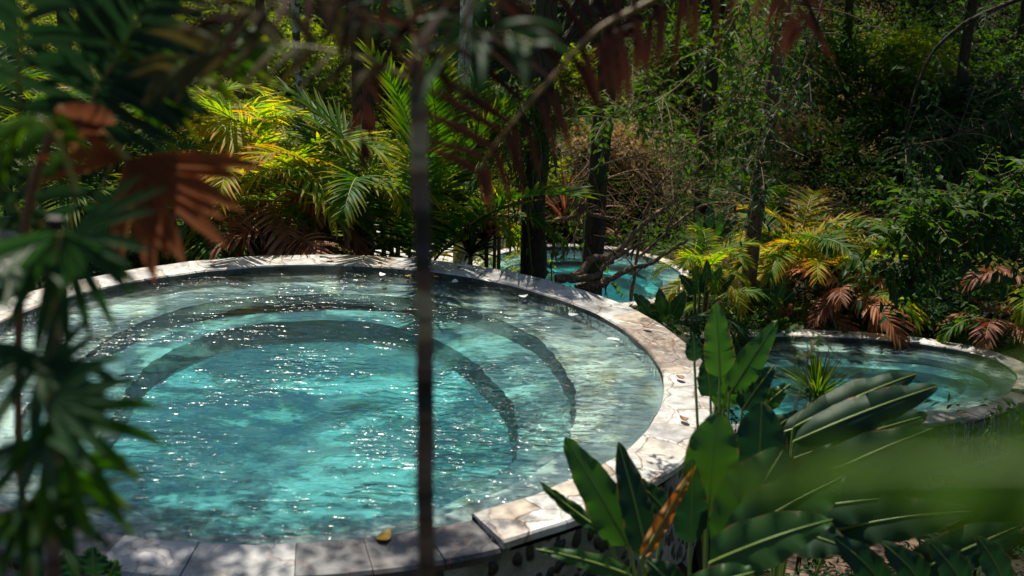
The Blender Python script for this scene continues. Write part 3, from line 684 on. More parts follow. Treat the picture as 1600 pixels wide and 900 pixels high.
tree(722, 400, 14.6, 25, 'pale whitish trunk behind the tall green palm', 'bark_white', -.01, 8, dict(z=8.6, size=(1.5, 1.5, .9), n=160, off=(-.3, 1.5)), seed=4, name='pale_tree')
tree(566, 330, 19, 42, 'broad dark trunk on the left slope beneath the sunlit hillside', 'bark_dark', 0, 8, seed=5)
tree(468, 260, 22, 15, 'thin pale spotted trunk left of the broad dark one', 'bark_lichen', 0, 8, seed=6)
tree(408, 100, 25, 17, 'slender tree trunk high on the sunlit slope, left of the pale spotted trunk', 'bark', .01, 8, seed=7)
tree(1095, 330, 24, 26, 'mid brown trunk in the shade above the far pool', 'bark_dark', 0, 8, dict(z=7, size=(3, 2.6, 1.4), n=800), seed=8)
for i, (x, d) in enumerate([(1300, 25), (1480, 23), (1185, 33), (1560, 28)]):
    tree(x, 300, d, 15+3*(i % 3), 'dark trunk deep in the shade of the right-hand slope', 'bark_dark', .03*((i % 3)-1), 7, dict(z=5.2, size=(4.6, 3.6, 1.5), n=3400, nb=36, mat='shrub_dark'), 'shaded trees on the right slope', seed=8+i)  # crowns above the frame enlarged and thickened to shade the slope
for i, (x, d) in enumerate([(30, 20), (110, 23), (190, 27)]):
    tree(x, 200, d, 20, 'dark trunk half hidden by the fronds at the far left', 'bark_dark', .01, 8, None, 'trees at the far left', seed=20+i)
for i, (x, y) in enumerate([(-24, 50), (-15, 53), (-6, 54), (3, 55), (12, 53), (20, 48), (27, 42), (-31, 44), (-19, 60), (7, 61)]):
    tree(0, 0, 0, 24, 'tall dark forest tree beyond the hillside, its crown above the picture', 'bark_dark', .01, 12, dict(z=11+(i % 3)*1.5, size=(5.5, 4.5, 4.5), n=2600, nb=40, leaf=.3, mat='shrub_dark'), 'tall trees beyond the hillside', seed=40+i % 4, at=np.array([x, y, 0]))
# unseen trees added so their crowns shade the pool edge and bananas
tree(0, 0, 0, 30, 'unseen tree added beside the lower pool to shade the bananas below', 'bark', -.12, 7, dict(z=7.6, size=(2.0, 1.7, .8), n=1100, off=(-2.6, .8)), seed=31, at=np.array([6.6, 11.6, 0]))
tree(0, 0, 0, 30, 'unseen tree added left of the large pool to shade its near edge', 'bark', .03, 6, dict(z=5.9, size=(2.7, 1.0, .6), n=900, off=(1.7, 1.5)), seed=32, at=np.array([-5.9, 8.2, 0]))

# climbing leaves on the thick trunk
def vine(px0, py0, px1, py1, d, label, n=40, leaf=.1, spread=.25, mat='shrub', name='climbing_vine', group=None, strands=6, hang=.3, seed=0):
    r = np.random.default_rng(seed+70); a, b = W(px0, py0, d), W(px1, py1, d); root = empty(name, (a+b)/2, label, 'vine', group); c = (a+b)/2
    mb = MB(); P = []; D = []
    for i in range(strands):
        o = np.array([r.uniform(-1, 1)*spread, r.uniform(-.3, .1)*spread, 0]); s0 = a-c+o+(b-a)*r.uniform(0, .4); e = s0+(b-a)*r.uniform(.35, .6)+[r.normal()*spread*.3, 0, -hang*r.random()]
        pt = bez([s0, (s0+e)/2+r.normal(size=3)*spread*.3, e], 14); mb.tube(pt, [.008]*14, 5, cap=False)
        k = n; tt = r.uniform(0, 1, k); q = np.array([pt[int(v*13)] for v in tt])+r.normal(size=(k, 3))*.035; P.append(q)
        dr = r.normal(size=(k, 3)); dr[:, 2] -= .7; dr[:, 1] -= .5; D.append(nrm(dr))
    mb.build('stems', [M['twig']], root)
    P, D = np.vstack(P), np.vstack(D); v, f = leafcloud(P, D, leaf*r.uniform(.6, 1.3, len(P)), r, True); link('leaves', fastmesh('leaves', v, f, [M[mat]]), root); return root
vine(838, 120, 838, 330, 13.1, 'leafy climber covering the upper part of the thick dark trunk', 55, .09, .26, strands=9)
vine(815, 250, 830, 400, 13.1, 'thin climber with few leaves down the left side of the thick trunk', 14, .07, .16, strands=5, seed=2)
vine(868, 360, 872, 425, 13.2, 'hanging sprig of leaves between the two dark trunks over the far pool', 18, .08, .06, strands=3, seed=3, name='hanging_sprig')
vine(900, 250, 905, 390, 14.9, 'sparse climber on the second dark trunk', 18, .07, .12, strands=4, seed=4)
vine(1163, 130, 1163, 280, 16.8, 'leafy climber on the slim brown trunk', 60, .1, .3, strands=9, seed=5)

# overhanging leafy branches
def bough(path, label, n, leaf=.07, mat='shrub', name='leafy_branch', tw=.35, seed=0, group=None, rad=.012, width=1., wood='twig'):
    r = np.random.default_rng(seed+90); P = spline([W(*p) for p in path], 26); c = P[0].copy(); P = P-c; root = empty(name, c, label, 'branch', group)
    mb = MB(); mb.tube(P, np.linspace(rad, rad*.3, len(P)), 6, cap=False); pos = []; dr = []; wm = M[wood]
    for i in range(n):
        k = r.uniform(.12, 1)*(len(P)-1); s = P[int(k)]; d = nrm(r.normal(size=3)+[0, -.2, -.55]); l = tw*r.uniform(.5, 1.3)
        pt = bez([s, s+d*l*.5+[0, 0, .06], s+d*l], 9); mb.tube(pt, [.003]*9, 4, cap=False); t = nrm(np.gradient(pt, axis=0)); sd = nrm(np.cross(t, Z3)+r.normal(size=3)*.2)
        for j in range(1, 9): pos.append(pt[j]); dr.append(t[j]*.6+sd[j]*(1 if j % 2 else -1)+r.normal(size=3)*.2)
    mb.build('branch', [wm], root)
    pos, dr = np.array(pos), np.array(dr); v, f = leafcloud(pos, dr, leaf*r.uniform(.6, 1.25, len(pos)), r, True, width=width); link('leaves', fastmesh('leaves', v, f, [M[mat]]), root); return root
bough([(1190, -60, 8.6), (1130, 60, 8.5), (1040, 150, 8.4), (940, 190, 8.3)], 'soft green leafy branch reaching left in front of the middle trees', 85, .07, seed=1)
bough([(1230, -40, 8.8), (1190, 100, 8.6), (1130, 200, 8.5), (1060, 240, 8.4)], 'leafy branch hanging just below the one that reaches left', 80, .065, seed=2)
bough([(1300, -50, 9.5), (1250, 120, 9.3), (1190, 230, 9.2), (1180, 330, 9.2)], 'dark leafy branch hanging beside the slim brown trunk', 75, .07, 'shrub_dark', seed=3)
bough([(1700, 60, 10), (1600, 160, 9.8), (1500, 210, 9.6), (1400, 230, 9.5)], 'very dark leafy branch crossing the upper right corner', 90, .09, 'shrub_dark', seed=4)
bough([(1680, 200, 13), (1560, 290, 13), (1460, 330, 12.8), (1370, 370, 12.6)], 'broad-leaved drooping branch above the right end of the oval pool', 120, .16, 'shrub', seed=5, tw=.6, rad=.02)
bough([(1660, 300, 13.3), (1560, 350, 13), (1470, 400, 13), (1380, 420, 12.9)], 'lower drooping branch with large dark leaves', 90, .16, 'dark_green', seed=6, tw=.6, rad=.02)
bough([(1640, -20, 9), (1540, 20, 9), (1490, 50, 9.1), (1450, 95, 9.2), (1420, 180, 9.4), (1410, 270, 9.5)], 'bare dark branch curving down through the upper right', 12, .06, 'shrub_dark', wood='bark_dark', seed=7, rad=.022, tw=.3)
bough([(1240, 640, 5.6), (1258, 590, 5.6), (1262, 540, 5.6), (1250, 515, 5.6)], 'thin sprig with dark oval leaves in front of the oval pool', 7, .045, 'dark_green', 'leafy_sprig', .12, seed=8, rad=.004)

# gnarled branches behind the coping
def gnarl(name, label, paths, mat='driftwood', cat='branch', twig=0, seed=0, tl=.5):
    r = np.random.default_rng(seed); c = W(*paths[0][0][0]); root = empty(name, c, label, cat)
    for pts, r0, r1_ in paths:
        P = spline([W(*p)-c for p in pts], 40); P += r.normal(size=P.shape)*r0*.12
        mb = MB(); mb.tube(P, np.linspace(r0, r1_, 40)*(1+.12*np.sin(np.arange(40)*1.1)), 9, rough=.08)
        for i in range(twig):
            s = P[int(r.uniform(8, 39))]; d = nrm(r.normal(size=3)+[0, 0, .1]); l = tl*r.uniform(.4, 1.2)
            mb.tube(bez([s, s+d*l*.5+r.normal(size=3)*.1*l, s+d*l+r.normal(size=3)*.2*l], 9), np.linspace(r1_*.6, .003, 9), 5, cap=False)
        mb.build('branch', [M[mat]], root)
    return root
gnarl('gnarled_branch', 'twisted bare brown branches lying behind the coping in front of the far pool', [
    ([(868, 437, 12.6), (905, 428, 12.7), (925, 405, 12.8), (950, 402, 12.9), (975, 385, 13), (1000, 355, 13.1), (1060, 310, 13.3)], .05, .02),
    ([(890, 436, 12.6), (930, 432, 12.7), (945, 415, 12.8), (968, 398, 12.9), (1010, 375, 13)], .045, .02),
    ([(900, 450, 12.7), (945, 440, 12.8), (965, 430, 12.9), (990, 418, 13), (1010, 415, 13), (1035, 400, 13.1), (1075, 375, 13.2)], .04, .015),
    ([(905, 452, 12.7), (925, 445, 12.7), (950, 445, 12.8)], .05, .025)], twig=5, tl=.3)
gnarl('dry_branch', 'crooked bare branch crossing high between the two dark trunks', [
    ([(868, 345, 14), (905, 335, 14), (908, 320, 14), (925, 335, 14), (965, 345, 14), (960, 370, 14)], .03, .015),
    ([(905, 335, 14), (900, 300, 14.1), (930, 262, 14.2), (1010, 240, 14.3)], .022, .008)], twig=14, seed=2, tl=.6)
gnarl('dry_branch', 'thin tan twigs arching in the sunny gap to the right of the dark trunks', [
    ([(985, 470, 16), (1010, 330, 16), (1060, 260, 16), (1130, 235, 16)], .025, .008),
    ([(1000, 400, 16), (1090, 325, 16), (1160, 318, 16.2), (1240, 316, 16.4)], .02, .008),
    ([(1040, 360, 16), (1070, 300, 16), (1085, 265, 16), (1090, 220, 16)], .016, .006)], twig=26, seed=3, tl=.8)
gnarl('dry_branch', 'pale tangle of twigs in the sunny patch above the far pool', [
    ([(890, 340, 17), (930, 290, 17), (1000, 265, 17), (1050, 280, 17)], .02, .008),
    ([(880, 300, 17), (940, 240, 17), (980, 230, 17)], .016, .006),
    ([(960, 350, 17), (1000, 300, 17), (1010, 250, 17)], .016, .006)], twig=34, seed=4, tl=.9)

# ------------------------------------------------------------------ feather palms behind the pools
G_, LI, YE, DE, OR = 'palm_green', 'palm_lime', 'palm_yellow', 'palm_dead', 'palm_orange'
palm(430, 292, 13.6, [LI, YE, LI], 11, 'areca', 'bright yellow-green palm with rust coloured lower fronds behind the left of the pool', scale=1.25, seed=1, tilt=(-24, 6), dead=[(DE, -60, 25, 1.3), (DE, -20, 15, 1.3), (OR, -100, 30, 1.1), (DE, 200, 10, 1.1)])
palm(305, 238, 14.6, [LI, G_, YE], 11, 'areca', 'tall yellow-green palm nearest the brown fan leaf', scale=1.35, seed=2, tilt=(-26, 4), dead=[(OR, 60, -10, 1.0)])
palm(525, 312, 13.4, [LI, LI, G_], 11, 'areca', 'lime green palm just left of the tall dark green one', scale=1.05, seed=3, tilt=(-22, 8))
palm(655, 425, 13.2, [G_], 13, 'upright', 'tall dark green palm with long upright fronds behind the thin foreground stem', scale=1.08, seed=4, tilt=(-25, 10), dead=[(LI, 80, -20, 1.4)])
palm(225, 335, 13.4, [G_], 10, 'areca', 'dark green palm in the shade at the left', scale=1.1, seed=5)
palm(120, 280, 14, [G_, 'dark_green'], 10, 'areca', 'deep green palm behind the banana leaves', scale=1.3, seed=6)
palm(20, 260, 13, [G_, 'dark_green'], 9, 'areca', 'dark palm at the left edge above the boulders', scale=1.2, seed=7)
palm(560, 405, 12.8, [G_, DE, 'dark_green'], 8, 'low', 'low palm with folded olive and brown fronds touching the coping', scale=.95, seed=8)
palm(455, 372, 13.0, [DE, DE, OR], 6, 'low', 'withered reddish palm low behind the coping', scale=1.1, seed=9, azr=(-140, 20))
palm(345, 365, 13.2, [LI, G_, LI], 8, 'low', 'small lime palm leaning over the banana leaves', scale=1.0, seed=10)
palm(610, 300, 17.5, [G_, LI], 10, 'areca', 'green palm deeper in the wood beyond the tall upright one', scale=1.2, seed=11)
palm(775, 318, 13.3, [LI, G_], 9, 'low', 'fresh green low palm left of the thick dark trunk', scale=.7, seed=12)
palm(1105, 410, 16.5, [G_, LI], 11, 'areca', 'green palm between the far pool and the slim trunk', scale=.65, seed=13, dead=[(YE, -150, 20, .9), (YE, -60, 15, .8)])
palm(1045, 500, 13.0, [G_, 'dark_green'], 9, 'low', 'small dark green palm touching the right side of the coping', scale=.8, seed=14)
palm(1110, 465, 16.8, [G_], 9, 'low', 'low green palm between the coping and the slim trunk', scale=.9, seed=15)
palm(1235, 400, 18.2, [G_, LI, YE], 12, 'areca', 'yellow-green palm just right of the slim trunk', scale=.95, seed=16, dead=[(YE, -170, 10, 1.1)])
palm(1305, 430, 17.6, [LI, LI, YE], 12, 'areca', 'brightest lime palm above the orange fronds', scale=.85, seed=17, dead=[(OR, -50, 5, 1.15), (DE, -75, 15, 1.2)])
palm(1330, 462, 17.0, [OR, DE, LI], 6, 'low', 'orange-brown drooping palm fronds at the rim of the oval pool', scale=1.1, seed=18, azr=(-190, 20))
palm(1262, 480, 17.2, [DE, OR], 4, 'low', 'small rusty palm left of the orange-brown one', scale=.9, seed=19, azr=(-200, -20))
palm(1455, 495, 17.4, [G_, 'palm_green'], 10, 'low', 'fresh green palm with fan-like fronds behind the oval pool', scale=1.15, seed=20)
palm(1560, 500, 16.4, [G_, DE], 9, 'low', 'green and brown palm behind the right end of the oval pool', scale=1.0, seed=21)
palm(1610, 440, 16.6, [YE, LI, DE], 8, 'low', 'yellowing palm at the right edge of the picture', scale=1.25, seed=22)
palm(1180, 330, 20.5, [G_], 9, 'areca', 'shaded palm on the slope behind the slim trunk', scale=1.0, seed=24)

palm(385, 290, 15.4, [LI, G_, LI], 9, 'upright', 'upright lime fronds rising behind the rust-edged palm', scale=.72, seed=31, tilt=(-5, 35))
palm(470, 300, 14.4, [DE, LI, OR], 7, 'areca', 'rust and lime palm between the bright palm and the pale trunk', scale=1.0, seed=32)
palm(270, 330, 14.0, [LI, G_], 9, 'areca', 'green palm filling the gap below the tall yellow-green one', scale=1.0, seed=33)
# strap-leaved plants
strap_plant(760, 375, 13.4, 'dark red drooping strap-leaved plant left of the thick trunk', ['red_frond', DE], 44, .75, .05, 'cordyline', seed=1)
strap_plant(735, 398, 12.7, 'brown and green strap-leaved plant touching the back coping', ['red_frond', 'dark_green'], 30, .5, .045, 'cordyline', seed=2)
strap_plant(885, 358, 30.6, 'reddish strap-leaved plant glimpsed between the two dark trunks', ['red_frond', DE], 70, 1.9, .1, 'cordyline', seed=3)
strap_plant(780, 330, 14.6, 'bright green rosette left of the thick trunk', [LI, 'palm_green'], 40, .45, .05, seed=4, grav=.9)
for i, (x, y, d, l) in enumerate([(445, 380, 12.9, 'dark grassy clump behind the coping under the lime palms'), (395, 385, 12.8, 'grassy clump right of the banana leaves'), (490, 385, 12.9, 'grassy clump next to the olive folded fronds')]):
    strap_plant(x, y, d, l, ['palm_green', 'dark_green'], 90, .42, .022, 'grass_clump', seed=5+i, grav=1.0)
strap_plant(1275, 625, 9.6, 'spiky green grass clump between the two pools', ['shrub', G_], 130, .5, .016, 'grass_clump', seed=9, grav=.8)
strap_plant(1405, 760, None, 'straw and green grass clump at the foot of the overflow wall', [G_, 'dark_green', 'straw'], 120, .4, .015, 'grass_clump', seed=10, grav=1.3)
strap_plant(1500, 750, None, 'dark grass clump under the overflow wall', ['dark_green', G_], 100, .35, .015, 'grass_clump', seed=11, grav=1.3)

# leafy shrubs
SL = [(1120, 492, 16.6, 'shrub', .7, 'leafy green shrub left of the slim trunk base'), (1195, 490, 16.6, 'shrub', .8, 'leafy green shrub right of the slim trunk base'),
      (1060, 515, 13.4, 'shrub', .55, 'small shrub beside the right coping'), (1400, 470, 18.5, 'shrub_dark', 1.2, 'dark rounded shrub behind the oval pool'), (1520, 450, 17, 'shrub_dark', 1.2, 'dark shrub beneath the drooping branches'),
      (250, 385, 13.2, 'shrub', .5, 'low shrub among the banana leaves'), (800, 385, 13.8, 'shrub', .5, 'small shrub at the thick trunk foot'),
      (820, 300, 19, 'shrub_lime', 1.0, 'sunlit yellow-green shrub behind the thick trunk'), (760, 220, 21, 'shrub', 1.4, 'round shrub on the slope behind the pale trunk'),
      (910, 150, 22, 'shrub_lime', 1.3, 'sunlit shrub on the slope above the dark trunks'), (1290, 150, 22, 'shrub', 1.8, 'shrub catching light high in the right-hand shade'),
      (1400, 130, 23, 'shrub_lime', 1.4, 'sunlit shrub high on the right slope'), (1340, 260, 20, 'shrub', 1.3, 'broad shrub in the middle of the right slope'),
      (1230, 240, 21, 'straw', 1.1, 'dry tan shrub left of the broad shrub on the right slope'), (960, 260, 19, 'straw', 1.1, 'dry tan shrub in the sunny patch above the far pool'),
      (480, 120, 23, 'shrub_lime', 1.5, 'bright shrub on the sunlit hillside'), (340, 60, 26, 'shrub_lime', 1.8, 'large bright shrub at the top of the sunlit hillside'),
      (240, 130, 24, 'shrub', 1.5, 'green shrub on the upper left slope'), (640, 100, 24, 'shrub', 1.7, 'green shrub at the top behind the palm stem'),
      (1080, 120, 23, 'shrub', 1.6, 'green shrub on the shaded slope behind the leafy branches'), (1500, 240, 20, 'shrub_dark', 1.7, 'very dark shrub on the right slope')]
for i, (x, y, d, m, s, l) in enumerate(SL):
    shrub(x, y, d, l, m, i % 3, s, leaf=.09 if d > 15 else .1, n=300, rz=i*1.3, drop=0)

# banana and ginger leaves behind the left of the pool
d = 12.7
leafplant('banana_plant', 'upright light green banana leaf beside the boulders at the left', 'banana plant', W(50, 400, 12.4), [B(50, 385, 48, 312, 34, 12.4, slits=(), arch=.05), B(60, 380, 75, 303, 24, 12.6, arch=.1), B(40, 390, 5, 315, 22, 12.5, arch=.12, mat='banana_dark')])
leafplant('banana_plant', 'banana plant with wide torn leaves behind the left coping', 'banana plant', W(175, 400, d), [
    B(160, 418, 172, 318, 50, d, slits=(.3, .45, .6, .75), arch=.04), B(178, 420, 225, 362, 36, d, arch=.15), B(188, 420, 250, 372, 30, d, arch=.1, slits=(.5,)),
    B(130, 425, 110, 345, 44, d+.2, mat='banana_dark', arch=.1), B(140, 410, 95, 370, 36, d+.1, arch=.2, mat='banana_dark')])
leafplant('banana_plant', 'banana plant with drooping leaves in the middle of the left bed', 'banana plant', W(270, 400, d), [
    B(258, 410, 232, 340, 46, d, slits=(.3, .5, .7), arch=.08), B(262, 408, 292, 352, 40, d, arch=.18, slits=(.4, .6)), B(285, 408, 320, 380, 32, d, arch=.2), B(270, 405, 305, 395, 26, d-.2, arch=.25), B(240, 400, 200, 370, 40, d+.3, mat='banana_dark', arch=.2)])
leafplant('ginger_plant', 'round-leaved ginger at the coping under the lime palms', 'plant', W(450, 398, 12.6), [
    B(442, 398, 438, 370, 26, 12.6), B(452, 398, 470, 378, 20, 12.6), B(490, 398, 488, 362, 24, 12.6), B(492, 400, 510, 378, 20, 12.6)])
leafplant('ginger_plant', 'broad bright leaves between the coping and the far pool', 'plant', W(1010, 470, 14), [
    B(1020, 500, 990, 458, 26, 12.9), B(1030, 500, 1000, 480, 24, 12.9), B(1035, 505, 1030, 450, 26, 12.9), B(1045, 505, 1070, 455, 28, 13)])
for i, (x, y, dd, l) in enumerate([(1100, 450, 16, 'upright glossy leaves left of the slim trunk'), (1200, 470, 16.8, 'glossy broad leaves right of the slim trunk'), (1105, 360, 18, 'tall banana leaves behind the green palm, left of the slim trunk')]):
    leafplant('ginger_plant', l, 'plant', W(x, y, dd), [B(x+q*8, y+10, x+q*22+5, y-45+abs(q)*12, 20, dd, arch=.15, mat=('banana' if q % 2 else 'banana_dark')) for q in (-2, -1, 0, 1, 2)])

# ------------------------------------------------------------------ banana plants in front of the pool, right
d = 5.4
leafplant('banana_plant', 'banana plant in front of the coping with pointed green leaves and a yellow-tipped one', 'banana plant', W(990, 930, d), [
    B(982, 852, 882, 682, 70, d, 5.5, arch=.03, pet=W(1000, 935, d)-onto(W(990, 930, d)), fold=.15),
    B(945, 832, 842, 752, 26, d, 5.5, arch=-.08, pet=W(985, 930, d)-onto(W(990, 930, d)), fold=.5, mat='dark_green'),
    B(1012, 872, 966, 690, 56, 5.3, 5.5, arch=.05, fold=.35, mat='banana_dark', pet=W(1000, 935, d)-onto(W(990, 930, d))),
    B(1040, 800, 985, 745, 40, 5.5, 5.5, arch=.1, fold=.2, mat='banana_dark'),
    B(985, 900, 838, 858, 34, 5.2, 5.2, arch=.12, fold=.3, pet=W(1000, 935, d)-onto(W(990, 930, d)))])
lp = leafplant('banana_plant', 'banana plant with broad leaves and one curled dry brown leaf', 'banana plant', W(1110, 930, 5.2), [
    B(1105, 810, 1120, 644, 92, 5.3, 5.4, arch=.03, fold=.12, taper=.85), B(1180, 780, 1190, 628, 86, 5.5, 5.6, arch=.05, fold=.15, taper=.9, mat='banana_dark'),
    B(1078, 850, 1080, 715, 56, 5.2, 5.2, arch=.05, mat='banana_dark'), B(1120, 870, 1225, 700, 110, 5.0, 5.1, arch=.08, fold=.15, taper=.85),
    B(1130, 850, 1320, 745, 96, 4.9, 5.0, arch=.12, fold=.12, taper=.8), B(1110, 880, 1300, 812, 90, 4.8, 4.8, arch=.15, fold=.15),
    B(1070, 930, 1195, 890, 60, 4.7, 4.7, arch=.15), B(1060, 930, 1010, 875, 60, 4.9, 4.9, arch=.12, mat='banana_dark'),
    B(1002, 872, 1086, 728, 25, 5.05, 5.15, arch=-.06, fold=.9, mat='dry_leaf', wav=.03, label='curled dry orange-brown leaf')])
leafplant('banana_plant', 'tall banana plant with upright leaves in front of the oval pool', 'banana plant', W(1150, 690, 6.9), [
    B(1125, 590, 1118, 474, 50, 6.9, arch=.03, slits=(.35, .6)), B(1140, 615, 1215, 500, 46, 7, arch=.06, slits=(.4,)), B(1085, 565, 1082, 520, 30, 6.8, mat='banana_dark', arch=.1),
    B(1130, 640, 1140, 555, 46, 7.1, arch=.1), B(1160, 640, 1210, 570, 42, 7, arch=.15, mat='banana_dark'), B(1110, 620, 1100, 560, 40, 7, arch=.1, mat='banana_dark'), B(1190, 640, 1235, 600, 30, 7, arch=.2)])
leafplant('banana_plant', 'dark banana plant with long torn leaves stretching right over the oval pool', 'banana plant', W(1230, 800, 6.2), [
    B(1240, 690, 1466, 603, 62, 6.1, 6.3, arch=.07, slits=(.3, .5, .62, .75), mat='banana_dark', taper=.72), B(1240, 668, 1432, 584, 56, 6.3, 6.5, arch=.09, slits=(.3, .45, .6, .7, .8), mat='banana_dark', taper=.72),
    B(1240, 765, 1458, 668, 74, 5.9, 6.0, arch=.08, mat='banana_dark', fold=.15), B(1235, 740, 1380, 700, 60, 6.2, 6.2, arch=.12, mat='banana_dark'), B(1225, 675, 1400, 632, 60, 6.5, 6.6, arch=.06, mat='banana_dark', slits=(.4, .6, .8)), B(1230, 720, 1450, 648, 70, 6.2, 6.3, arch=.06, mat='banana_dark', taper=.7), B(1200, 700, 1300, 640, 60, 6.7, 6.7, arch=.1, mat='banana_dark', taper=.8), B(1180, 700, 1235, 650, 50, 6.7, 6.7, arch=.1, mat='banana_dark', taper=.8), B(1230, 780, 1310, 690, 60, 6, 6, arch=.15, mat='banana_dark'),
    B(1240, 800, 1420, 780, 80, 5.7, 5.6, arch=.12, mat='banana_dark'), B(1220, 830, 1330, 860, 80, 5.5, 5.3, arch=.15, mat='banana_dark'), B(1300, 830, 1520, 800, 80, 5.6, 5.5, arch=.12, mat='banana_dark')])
leafplant('banana_plant', 'shaded banana plant low at the bottom right above the deck', 'banana plant', W(1450, 1000, 5.6), [B(1380+q*60, 930, 1300+q*75, 850-abs(q-1.5)*8, 70, 5.3, 5.2, arch=.15, mat='banana_dark') for q in range(4)]+[B(1420, 900, 1600, 820, 80, 5.5, 5.4, arch=.15, mat='banana_dark')])  # dark leaves added to stand in for shade over the ground
leafplant('banana_plant', 'leaves right at the lens, a soft light green blur across the lower right', 'banana plant', W(1900, 1000, .7), [
    B(1760, 735, 1110, 765, 170, .42, .50, arch=.04, mat='blur_green', tube_r=.0015, up=(0, -.5, 1)), B(1800, 850, 1380, 790, 110, .42, .5, arch=.05, mat='blur_green', tube_r=.0015, fold=.1, up=(0, -.5, 1))])
leafplant('banana_plant', 'blurred pale leaf tip at the right edge over the end of the oval pool', 'banana plant', W(1900, 760, .8), [
    B(1780, 580, 1470, 610, 90, .5, .55, arch=.05, mat='blur_green', tube_r=.0015, up=(0, -.5, 1))])
leafplant('banana_plant', 'small round dark leaves at the lower left in front of the lip', 'banana plant', W(150, 950, 5), [
    B(150, 900, 145, 855, 60, 5.2, arch=.1, mat='banana_dark'), B(170, 905, 185, 875, 40, 5.2, arch=.1), B(120, 900, 100, 860, 40, 5.2, arch=.1, mat='banana_dark')])

# ------------------------------------------------------------------ the thin foreground stems and their fronds
def fronds(name, label, cat, foot, specs, trunk=None, mat='stem'):
    c = np.asarray(foot, float); root = empty(name, c, label, cat)
    if trunk:
        P = spline([W(*p)-c for p in trunk[0]], 40); P[0][2] -= .1; mb = MB(); P = spline(P, 160); P[:, 0] += .0025*np.sin(np.arange(160)*.09)+.001*np.sin(np.arange(160)*.31); rr_ = np.linspace(trunk[1], trunk[2], 160)*(1+.09*(np.arange(160) % 9 == 0)+.03*rng.normal(size=160)); mb.tube(P, rr_, 14, rough=.02); mb.build('trunk', [M[mat]], root)
    for i, s in enumerate(specs):
        s = dict(s); pts = [W(*p)-c for p in s.pop('p')]; mb = MB(); mt = s.pop('mat'); rm = s.pop('rm', 'rachis'); lab = s.pop('label', None)
        add_frond(mb, pts, seed=i+len(label), **s); o = mb.build('frond', [M[mt], M[rm]], root)
        if lab: o['label'] = lab
    return root
ft = np.array([*W(672, 1100, 2.55)[:2], 0]); ft = onto(ft)
def trunk_pts(x_top, y_top, x_bot, y_bot, d): return [(x_bot, y_bot, d), ((x_top+x_bot)/2+2, (y_top+y_bot)/2, d), (x_top, y_top, d)]
lowp = W(668, 900, 2.55)
tp = [(674, 1320, 2.5), (668, 900, 2.55), (663, 560, 2.56), (657, 250, 2.58), (650, 90, 2.6)]
fronds('slender_palm', 'slender dark ringed palm stem in front of the large pool with reddish fronds on top', 'palm', onto(W(674, 1320, 2.5)), [
    dict(p=[(652, 130, 2.6), (600, 50, 2.5), (520, 0, 2.4), (430, 0, 2.3), (340, 40, 2.3)], nleaf=12, llen=.18, lw=.018, grav=.8, mat='red_frond', rm='rachis_brown', rr=.006, up=np.array([0, -.8, .6])),
    dict(p=[(652, 130, 2.6), (560, 90, 2.6), (440, 70, 2.6), (330, 80, 2.6), (250, 120, 2.6)], nleaf=13, llen=.16, lw=.02, grav=.5, mat='olive', rr=.006, up=np.array([0, -.8, .6]), label='olive brown frond reaching left'),
    dict(p=[(652, 130, 2.6), (680, 40, 2.5), (740, -30, 2.3), (830, -60, 2.2)], nleaf=9, llen=.2, lw=.02, grav=.9, mat='red_frond', rm='rachis_brown', rr=.006, up=np.array([0, -.8, .6])),
    dict(p=[(652, 130, 2.6), (690, 90, 2.4), (760, 50, 2.3), (840, 70, 2.2)], nleaf=7, llen=.15, lw=.02, grav=1.0, mat='dark_green', rr=.006, up=np.array([0, -.8, .6])),
    dict(p=[(652, 120, 2.6), (640, 20, 2.7), (610, -70, 2.8)], nleaf=8, llen=.18, lw=.02, grav=.9, mat='dark_green', rr=.006),
    dict(p=[(652, 130, 2.6), (590, 110, 2.8), (565, 180, 2.9), (570, 240, 2.9)], nleaf=10, llen=.09, lw=.014, grav=1.2, mat='red_frond', rm='rachis_brown', rr=.005, label='withered frond hanging beside the stem')],
    (tp, .0215, .018))
fronds('arching_palm', 'dark red palm fronds arching down from the top right in front of the trees', 'palm', onto(W(1250, 900, 1.9)), [
    dict(p=[(1180, -90, 3.1), (1010, 5, 3.05), (930, 50, 3.0), (860, 125, 2.95), (790, 205, 2.9), (742, 275, 2.9)], nleaf=17, llen=.3, lw=.022, asym=.65, back=(-22, 8), ragged=.06, grav=.2, mat='red_frond', rm='rachis_gold', rr=.010, start=.1, sweep=(12, 45), lift=-.1, up=np.array([.1, -1, .35])),
    dict(p=[(1180, -90, 3.1), (1130, -60, 3.2), (1060, -10, 3.3), (1000, 40, 3.3), (960, 110, 3.3)], nleaf=9, llen=.22, lw=.022, grav=.7, mat='red_frond', rm='rachis_brown', rr=.007, lift=-.1, up=np.array([.1, -1, .35])),
    dict(p=[(1180, -90, 3.1), (1210, -60, 3.2), (1240, -10, 3.3), (1255, 50, 3.4)], nleaf=9, llen=.22, lw=.022, grav=1.0, mat='red_frond', rm='rachis_brown', rr=.006, lift=-.1)])
